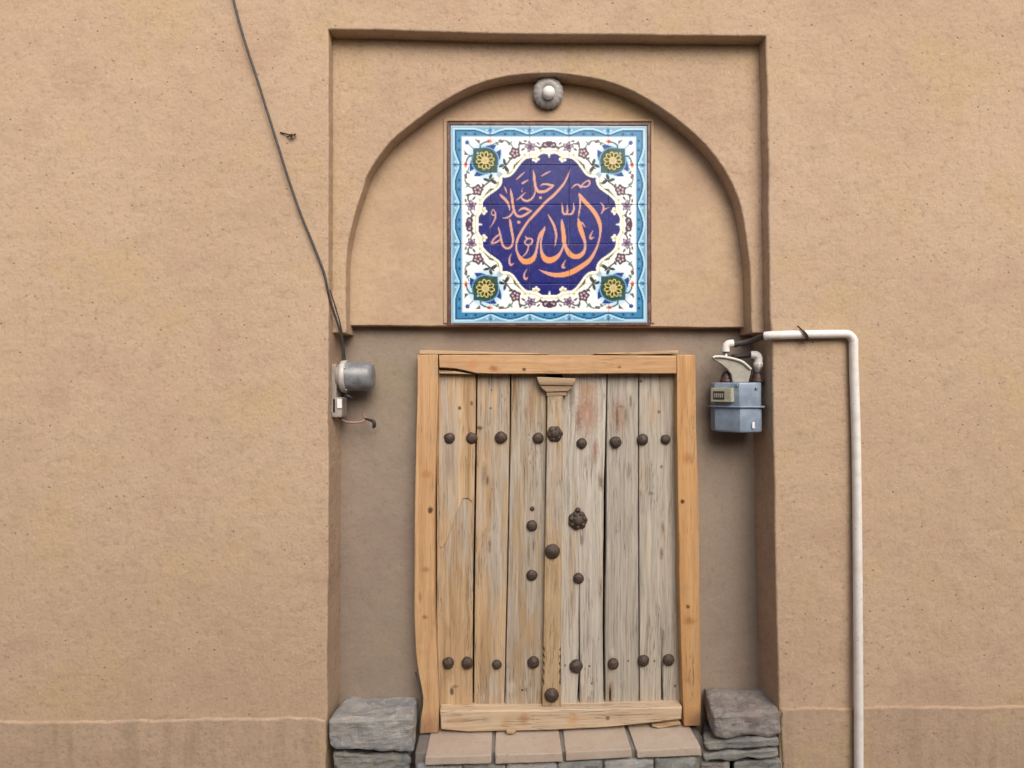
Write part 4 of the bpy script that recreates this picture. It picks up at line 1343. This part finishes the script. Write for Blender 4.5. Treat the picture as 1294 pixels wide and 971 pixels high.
# ------------------------------------------------------------------ lamp over the panel
lc = P(692, 120, D2)
lamp = thing('wall_lamp', lc, 'round ribbed glass wall lamp with white bulb under the arch top', 'lamp')
ax_ = Vector((0.0, -1, -0.16))
lr = 19.2 * MPP * 1.05
lathe('base', [(0.028, -0.004), (0.030, 0.006), (0.022, 0.012), (0.018, 0.020)], lc, ax_, M['em_base'], lamp, seg=24)
lathe('shade', [(0.018, 0.004), (0.55 * lr, 0.006), (0.86 * lr, 0.010), (0.985 * lr, 0.018), (1.0 * lr, 0.024), (0.97 * lr, 0.031), (0.88 * lr, 0.037), (0.72 * lr, 0.042), (0.52 * lr, 0.044), (0.36 * lr, 0.042), (0.30 * lr, 0.036)],
      lc, ax_, M['shade_glass'], lamp, seg=120, lobes=16, lobe_amt=0.022)
lathe('bulb_holder', [(0.020, 0.018), (0.021, 0.038), (0.017, 0.042)], lc + Vector((0, 0, -0.006)), ax_, M['em_ring'], lamp, seg=24)
LB = lc + Vector((0, 0, -0.008))
lathe('bulb', [(0.013, 0.034), (0.020, 0.038), (0.0255, 0.045), (0.0265, 0.051), (0.0245, 0.058), (0.0195, 0.064), (0.013, 0.0675), (0.006, 0.069), (0.001, 0.0695)], LB, ax_, M['bulb'], lamp, seg=28)

# ------------------------------------------------------------------ electricity meter on the left reveal
mc = P(437, 476, 0.092)
wx = P(414.8, 476, 0.0).x
em = thing('electricity_meter', Vector((wx, 0.092, mc.z - 0.06)), 'round grey glass electricity meter on the niche side wall left of the door', 'meter')
mx = Vector((wx, 0.092, mc.z))
box('backplate', (wx - 0.004, 0.050, mc.z - 0.150), (wx + 0.018, 0.136, mc.z + 0.050), M['em_base'], em, bevel=0.006)
lathe('collar', [(0.050, 0.014), (0.052, 0.030)], mx, (1, 0, 0), M['em_base'], em, seg=32)
lathe('rim', [(0.058, 0.028), (0.064, 0.030), (0.066, 0.036), (0.066, 0.048), (0.063, 0.052)], mx, (1, 0, 0), M['em_ring'], em, seg=36)
x1_ = P(472, 476, 0.092).x - wx
lathe('glass_cover', [(0.054, 0.046), (0.0615, 0.050), (0.0615, 0.055), (0.0585, 0.058), (0.0575, x1_ - 0.018), (0.0545, x1_ - 0.008), (0.045, x1_ - 0.001), (0.025, x1_ + 0.0015), (0.002, x1_ + 0.002)], mx, (1, 0, 0), M['meter_glass'], em, seg=40)
for a in (0.9, 2.6, 4.2, 5.6):
    lathe('screw', [(0.004, 0.046), (0.005, 0.055), (0.001, 0.058)], mx + Vector((0, math.cos(a) * 0.0615, math.sin(a) * 0.0615)), (1, 0, 0), M['steel'], em, seg=8)
z0_, z1_ = P(430, 527, 0.09).z, P(430, 502, 0.09).z
tb = box('terminal_cover', (wx - 0.002, 0.050, z0_), (wx + 0.040, 0.136, z1_), M['em_base'], em, bevel=0.007)
tz = P(439, 511, 0.045).z
box('paper_tag', (wx + 0.022, 0.0455, tz - 0.016), (wx + 0.0405, 0.0485, tz + 0.020), M['tag_white'], tb, bevel=0.0008)
tube('seal_wire', [P(436, 499, 0.06), P(440, 501, 0.05), P(445, 503.5, 0.055)], 0.0062, M['black'], em, seg=8, radii=[0.004, 0.007, 0.005])
# loose old wire below the meter
lw = thing('loose_wire', P(435, 533, 0.12), 'short pinkish loose wire with black end hanging below the electricity meter', 'wire')
tube('wire', [P(427, 526, 0.10), P(432, 531, 0.10), P(442, 534, 0.10), P(455, 533.5, 0.11), P(463, 530, 0.125), P(460, 526, 0.13), P(459, 523.5, 0.14)], 0.0046, M['pink_wire'], lw, seg=8)
tube('tape_end', [P(461, 529, 0.12), P(467, 531, 0.115), P(472, 533, 0.11), P(473, 538, 0.11), P(471, 540.5, 0.11)], 0.006, M['black'], lw, seg=8, radii=[0.004, 0.0055, 0.008, 0.0085, 0.005])

cb = thing('service_cable', P(436, 457, 0.09), 'dark power cable sagging across the left wall down to the electricity meter', 'cable')
path = [P(268, -120, -0.012), P(300, 20, -0.02), P(328, 110, -0.022), P(353, 190, -0.022), P(364, 225, -0.02), P(379, 268, -0.016), P(392, 300, -0.014), P(402, 325, -0.012), P(410, 347, -0.010),
        P(414, 366, -0.006), P(419, 386, 0.012), P(425, 404, 0.035), P(430, 420, 0.05), P(433, 440, 0.07), P(434, 462, 0.085)]
tube('cable', path, 0.0046, M['cable'], cb, seg=10, k=8)
tube('strand', [p + Vector((0.008 + 0.004 * math.sin(i * 1.3), 0.004, 0)) for i, p in enumerate(path[9:])], 0.0026, M['cable'], cb, seg=8, k=8)

nl = thing('wall_nail', P(368, 171, 0.0), 'small rusty nail with a wire scrap in the upper left wall', 'nail')
tube('nail_shank', [P(369, 171, 0.02), P(368, 171, -0.02)], 0.004, M['wire'], nl, seg=8, k=1)
tube('wire_scrap', [P(354, 167.5, -0.004), P(360, 169, -0.006), P(366, 170.5, -0.014), P(371, 170, -0.012), P(373, 173, -0.005)], 0.0026, M['wire'], nl, seg=6)
tube('wire_scrap', [P(363, 173, -0.004), P(368, 171.5, -0.018), P(374, 169.5, -0.010)], 0.0026, M['wire'], nl, seg=6)

# ------------------------------------------------------------------ gas meter and its pipes
gmZ = P(935, 548, 0.03).z
gas = thing('gas_meter', Vector((P(935, 548, 0.08).x, 0.09, gmZ)), 'blue grey gas meter with cream counter in the niche right of the door', 'meter')


def prism(name, plan, z0, z1, mat, parent, bevel=0.004):
    """plan: (x, y) counter-clockwise seen from above"""
    bm = bmesh.new()
    lo = [bm.verts.new((x, y, z0)) for x, y in plan]
    hi = [bm.verts.new((x, y, z1)) for x, y in plan]
    n = len(plan)
    f0 = bm.faces.new(lo[::-1])
    f1 = bm.faces.new(hi)
    for i in range(n):
        bm.faces.new((lo[i], lo[(i + 1) % n], hi[(i + 1) % n], hi[i]))
    bmesh.ops.recalc_face_normals(bm, faces=bm.faces)
    bmesh.ops.bevel(bm, geom=[e for e in bm.edges if f0 in e.link_faces or f1 in e.link_faces], offset=bevel, segments=3, affect='EDGES', profile=0.5)
    bm.verts.index_update()
    vs = [w.co.copy() for w in bm.verts]
    fs = [[w.index for w in f.verts] for f in bm.faces]
    bm.free()
    o = obj(name, vs, fs, mat, parent, smooth=True)
    bm = bmesh.new()
    bm.from_mesh(o.data)
    bmesh.ops.recalc_face_normals(bm, faces=bm.faces)
    for e in bm.edges:
        e.smooth = e.calc_face_angle(0) < 0.55
    bm.to_mesh(o.data)
    bm.free()
    return o


def plan_at(lx, mx_, rx, grow=0.0):
    L_, C_, R_ = P(lx, 515, 0.055).x - grow, P(mx_, 515, 0.012).x, P(rx, 515, 0.055).x + grow
    y0_, yb = 0.010 - grow, 0.168 + grow
    pts = [(L_, 0.088 - grow * 0.6), (C_ - 0.004, y0_), (C_ + 0.004, y0_ - 0.001)]
    for k in range(0, 7):
        a = -PI / 2 + k * PI / 12
        pts.append((R_ - 0.040 + 0.040 * math.cos(a), y0_ + 0.052 + 0.044 * math.sin(a)))
    pts += [(R_, yb - 0.03), (R_ - 0.03, yb), (L_ + 0.03, yb), (L_, yb - 0.03)]
    return pts


zf = P(935, 514.5, 0.012).z
zt = P(935, 483.5, 0.012).z
zb = P(935, 547.5, 0.012).z
prism('upper_body', plan_at(906.5, 935, 961.5), zf - 0.002, zt, M['meter_grey'], gas, 0.006)
prism('lower_body', plan_at(907.5, 936, 962), zb, zf + 0.002, M['meter_grey'], gas, 0.009)
prism('flange', plan_at(906.5, 935, 962, 0.009), zf - 0.0035, zf + 0.0035, M['meter_grey'], gas, 0.002)
# counter box on the left front face: built along that face
pl = plan_at(906.5, 935, 961.5)
fa, fb = Vector((pl[0][0], pl[0][1], 0)), Vector((pl[1][0], pl[1][1], 0))
ed = (fb - fa).normalized()
nr = Vector((ed.y, -ed.x, 0))
if nr.y > 0:
    nr = -nr


def face_box(name, s0, s1, z0, z1, d0, d1, mat, parent, bevel=0.002):
    q = []
    for z in (z0, z1):
        for (s, d) in ((s0, d1), (s1, d1), (s1, d0), (s0, d0)):
            p = fa + ed * s + nr * d
            q.append((p.x, p.y, z))
    return hexa(name, q, mat, parent, bevel)


Lf = (fb - fa).length
cz0, cz1 = P(918, 508.5, 0.02).z, P(918, 490.5, 0.02).z
cn = face_box('counter', -0.004, Lf * 0.80, cz0, cz1, -0.01, 0.022, M['meter_cream'], gas, 0.003)
face_box('counter_window', 0.006, Lf * 0.52, cz0 + 0.010, cz1 - 0.013, 0.02, 0.0235, M['dial_dark'], cn, 0.0008)
for k in range(5):
    face_box('digit_drum', 0.010 + k * 0.0085, 0.016 + k * 0.0085, cz0 + 0.018, cz1 - 0.022, 0.023, 0.0242, M['em_base'], cn, 0.0004)
face_box('counter_label', Lf * 0.58, Lf * 0.74, cz0 + 0.014, cz1 - 0.014, 0.02, 0.0228, M['bracket'], cn, 0.0005)
box('sticker', (P(950.5, 542, 0.01).x, 0.0088, P(952, 541.5, 0.01).z), (P(953.6, 542, 0.01).x, 0.0104, P(952, 533.5, 0.01).z), M['tag_white'], gas, bevel=0.0006)
for (u, v_) in ((956, 491), (931.5, 487.5)):
    q = P(u, v_, 0.014)
    lathe('rivet', [(0.005, -0.004), (0.005, 0.003), (0.001, 0.005)], q, (0.1, -1, 0.1), M['steel'], gas, seg=10)
# union fittings on the meter top
for (u, y) in ((917.5, 0.085), (957, 0.075)):
    b_ = P(u, 484, y)
    b_.z = zt
    lathe('union', [(0.026, -0.004), (0.026, 0.012), (0.021, 0.014), (0.020, 0.026), (0.014, 0.040), (0.011, 0.046)], b_, (0, 0, 1), M['bronze'], gas, seg=18)
# folded cream bracket between the unions
bp = [(900.5, 451.5), (905, 449.8), (919, 451.2), (934.5, 455), (942, 459.5), (949.5, 466.5), (949, 471.5), (946, 483.5), (926, 483.5), (924, 473), (919.5, 467), (911, 460), (901, 454.2)]
o = slab('bracket', px_loop(bp, 0.05), 0.05, 0.062, M['bracket'], gas, r=0.003, step=0.02, wob=0.0006)
edge_pts = [P(u, v_, 0.046) for u, v_ in ((900.5, 452.3), (906, 450.8), (919, 452), (934.5, 456), (942, 460.5), (949, 467))]
tube('folded_lip', edge_pts, 0.0056, M['lip'], gas, seg=10, k=4)

pipe = thing('gas_pipe', P(1020, 422, -0.02), 'white painted gas pipe running along the right pier into the niche', 'pipe')
RP = 0.0165
zp = P(1020, 423.2, -0.02).z
YC = -0.021
xr = P(1078.5, 450, YC).x
corner_r = 0.035
run = [P(968, 424.5, YC) + Vector((0, 0.012, 0)), P(974, 424, YC), P(990, 423.5, YC), P(1010, 423, YC), P(1040, 422.5, YC), P(1062, 422.2, YC)]
zc = run[-1].z
for k in range(1, 7):
    a = k / 6 * PI / 2
    run.append(Vector((xr - corner_r + corner_r * math.sin(a), YC, zc - corner_r + corner_r * math.cos(a))))
run += [Vector((xr + 0.002, YC, zc - 0.15)), Vector((xr + 0.012, YC, zc - 0.5)), Vector((xr + 0.014, YC - 0.008, zc - 1.2)), Vector((xr + 0.014, YC - 0.012, 0.0))]
tube('pipe_run', run, RP, M['white_paint'], pipe, seg=20, k=5)
# rounded white pipe end turning in, then the dark length inside the niche
tube('inlet_pipe', [P(970, 424.6, -0.012), P(962, 426.5, 0.012), P(952, 430.5, 0.05), P(940, 433.5, 0.075), P(926, 434.5, 0.085)], 0.0125, M['dark_pipe'], pipe, seg=16, k=5)
lathe('collar', [(0.012, -0.012), (0.0155, -0.010), (0.0155, 0.010), (0.012, 0.012)], P(928, 434.4, 0.085), (1, 0.1, 0), M['dark_pipe'], pipe, seg=16)
tube('elbow', [P(926, 434.3, 0.085), P(920.5, 434.8, 0.085), P(917.3, 438, 0.085), P(917, 445, 0.085)], 0.0145, M['white_paint'], pipe, seg=16, radii=[0.0165, 0.0155, 0.0150, 0.0165])
tube('nipple', [P(917, 444, 0.085), P(917, 476, 0.085)], 0.0105, M['steel'], pipe, seg=14, k=1)
tube('outlet_pipe', [P(926, 451.5, 0.105), P(940, 449.8, 0.085), P(952, 448.5, 0.060)], 0.0105, M['dark_pipe'], pipe, seg=14, k=4)
tube('elbow', [P(949, 448.7, 0.062), P(955.5, 449, 0.056), P(958.2, 453, 0.056), P(958, 461, 0.058)], 0.0145, M['white_paint'], pipe, seg=16, radii=[0.0155, 0.0165, 0.0150, 0.0165])
lathe('hex_nut', [(0.017, 0.0), (0.019, 0.004), (0.019, 0.016), (0.016, 0.020), (0.010, 0.040)], P(958, 458, 0.058), (0, 0.15, -1), M['white_paint'], pipe, seg=6)
tube('nipple', [P(957.5, 464, 0.060), P(957, 478, 0.075)], 0.008, M['steel'], pipe, seg=12, k=1)
# pipe disappears into the niche wall
tube('wall_stub', [P(926, 451.5, 0.105), P(924, 452, 0.14), P(924, 452, 0.20)], 0.0105, M['dark_pipe'], pipe, seg=12, k=2)

tie = thing('tie_wire', P(1016, 422, -0.03), 'rusty wire twisted round the white gas pipe on the right pier', 'wire')
pc = P(1016, 423, YC)
ring = []
for k in range(17):
    a = 2 * PI * k / 16
    ring.append(pc + Vector((-0.013 * math.sin(a), -math.cos(a) * (RP + 0.0025), math.sin(a) * (RP + 0.0025))))
tube('wire_loop', ring, 0.0028, M['wire'], tie, seg=6, k=2)
tube('wire_tail', [P(1008, 412.5, -0.012), P(1011, 415, -0.03), P(1015, 420, -0.042), P(1019, 427, -0.038), P(1021, 431, -0.02)], 0.0030, M['wire'], tie, seg=6)
tube('wire_tail', [P(1019, 427, -0.036), P(1023, 429, -0.03), P(1025, 428, -0.02)], 0.0022, M['wire'], tie, seg=6)
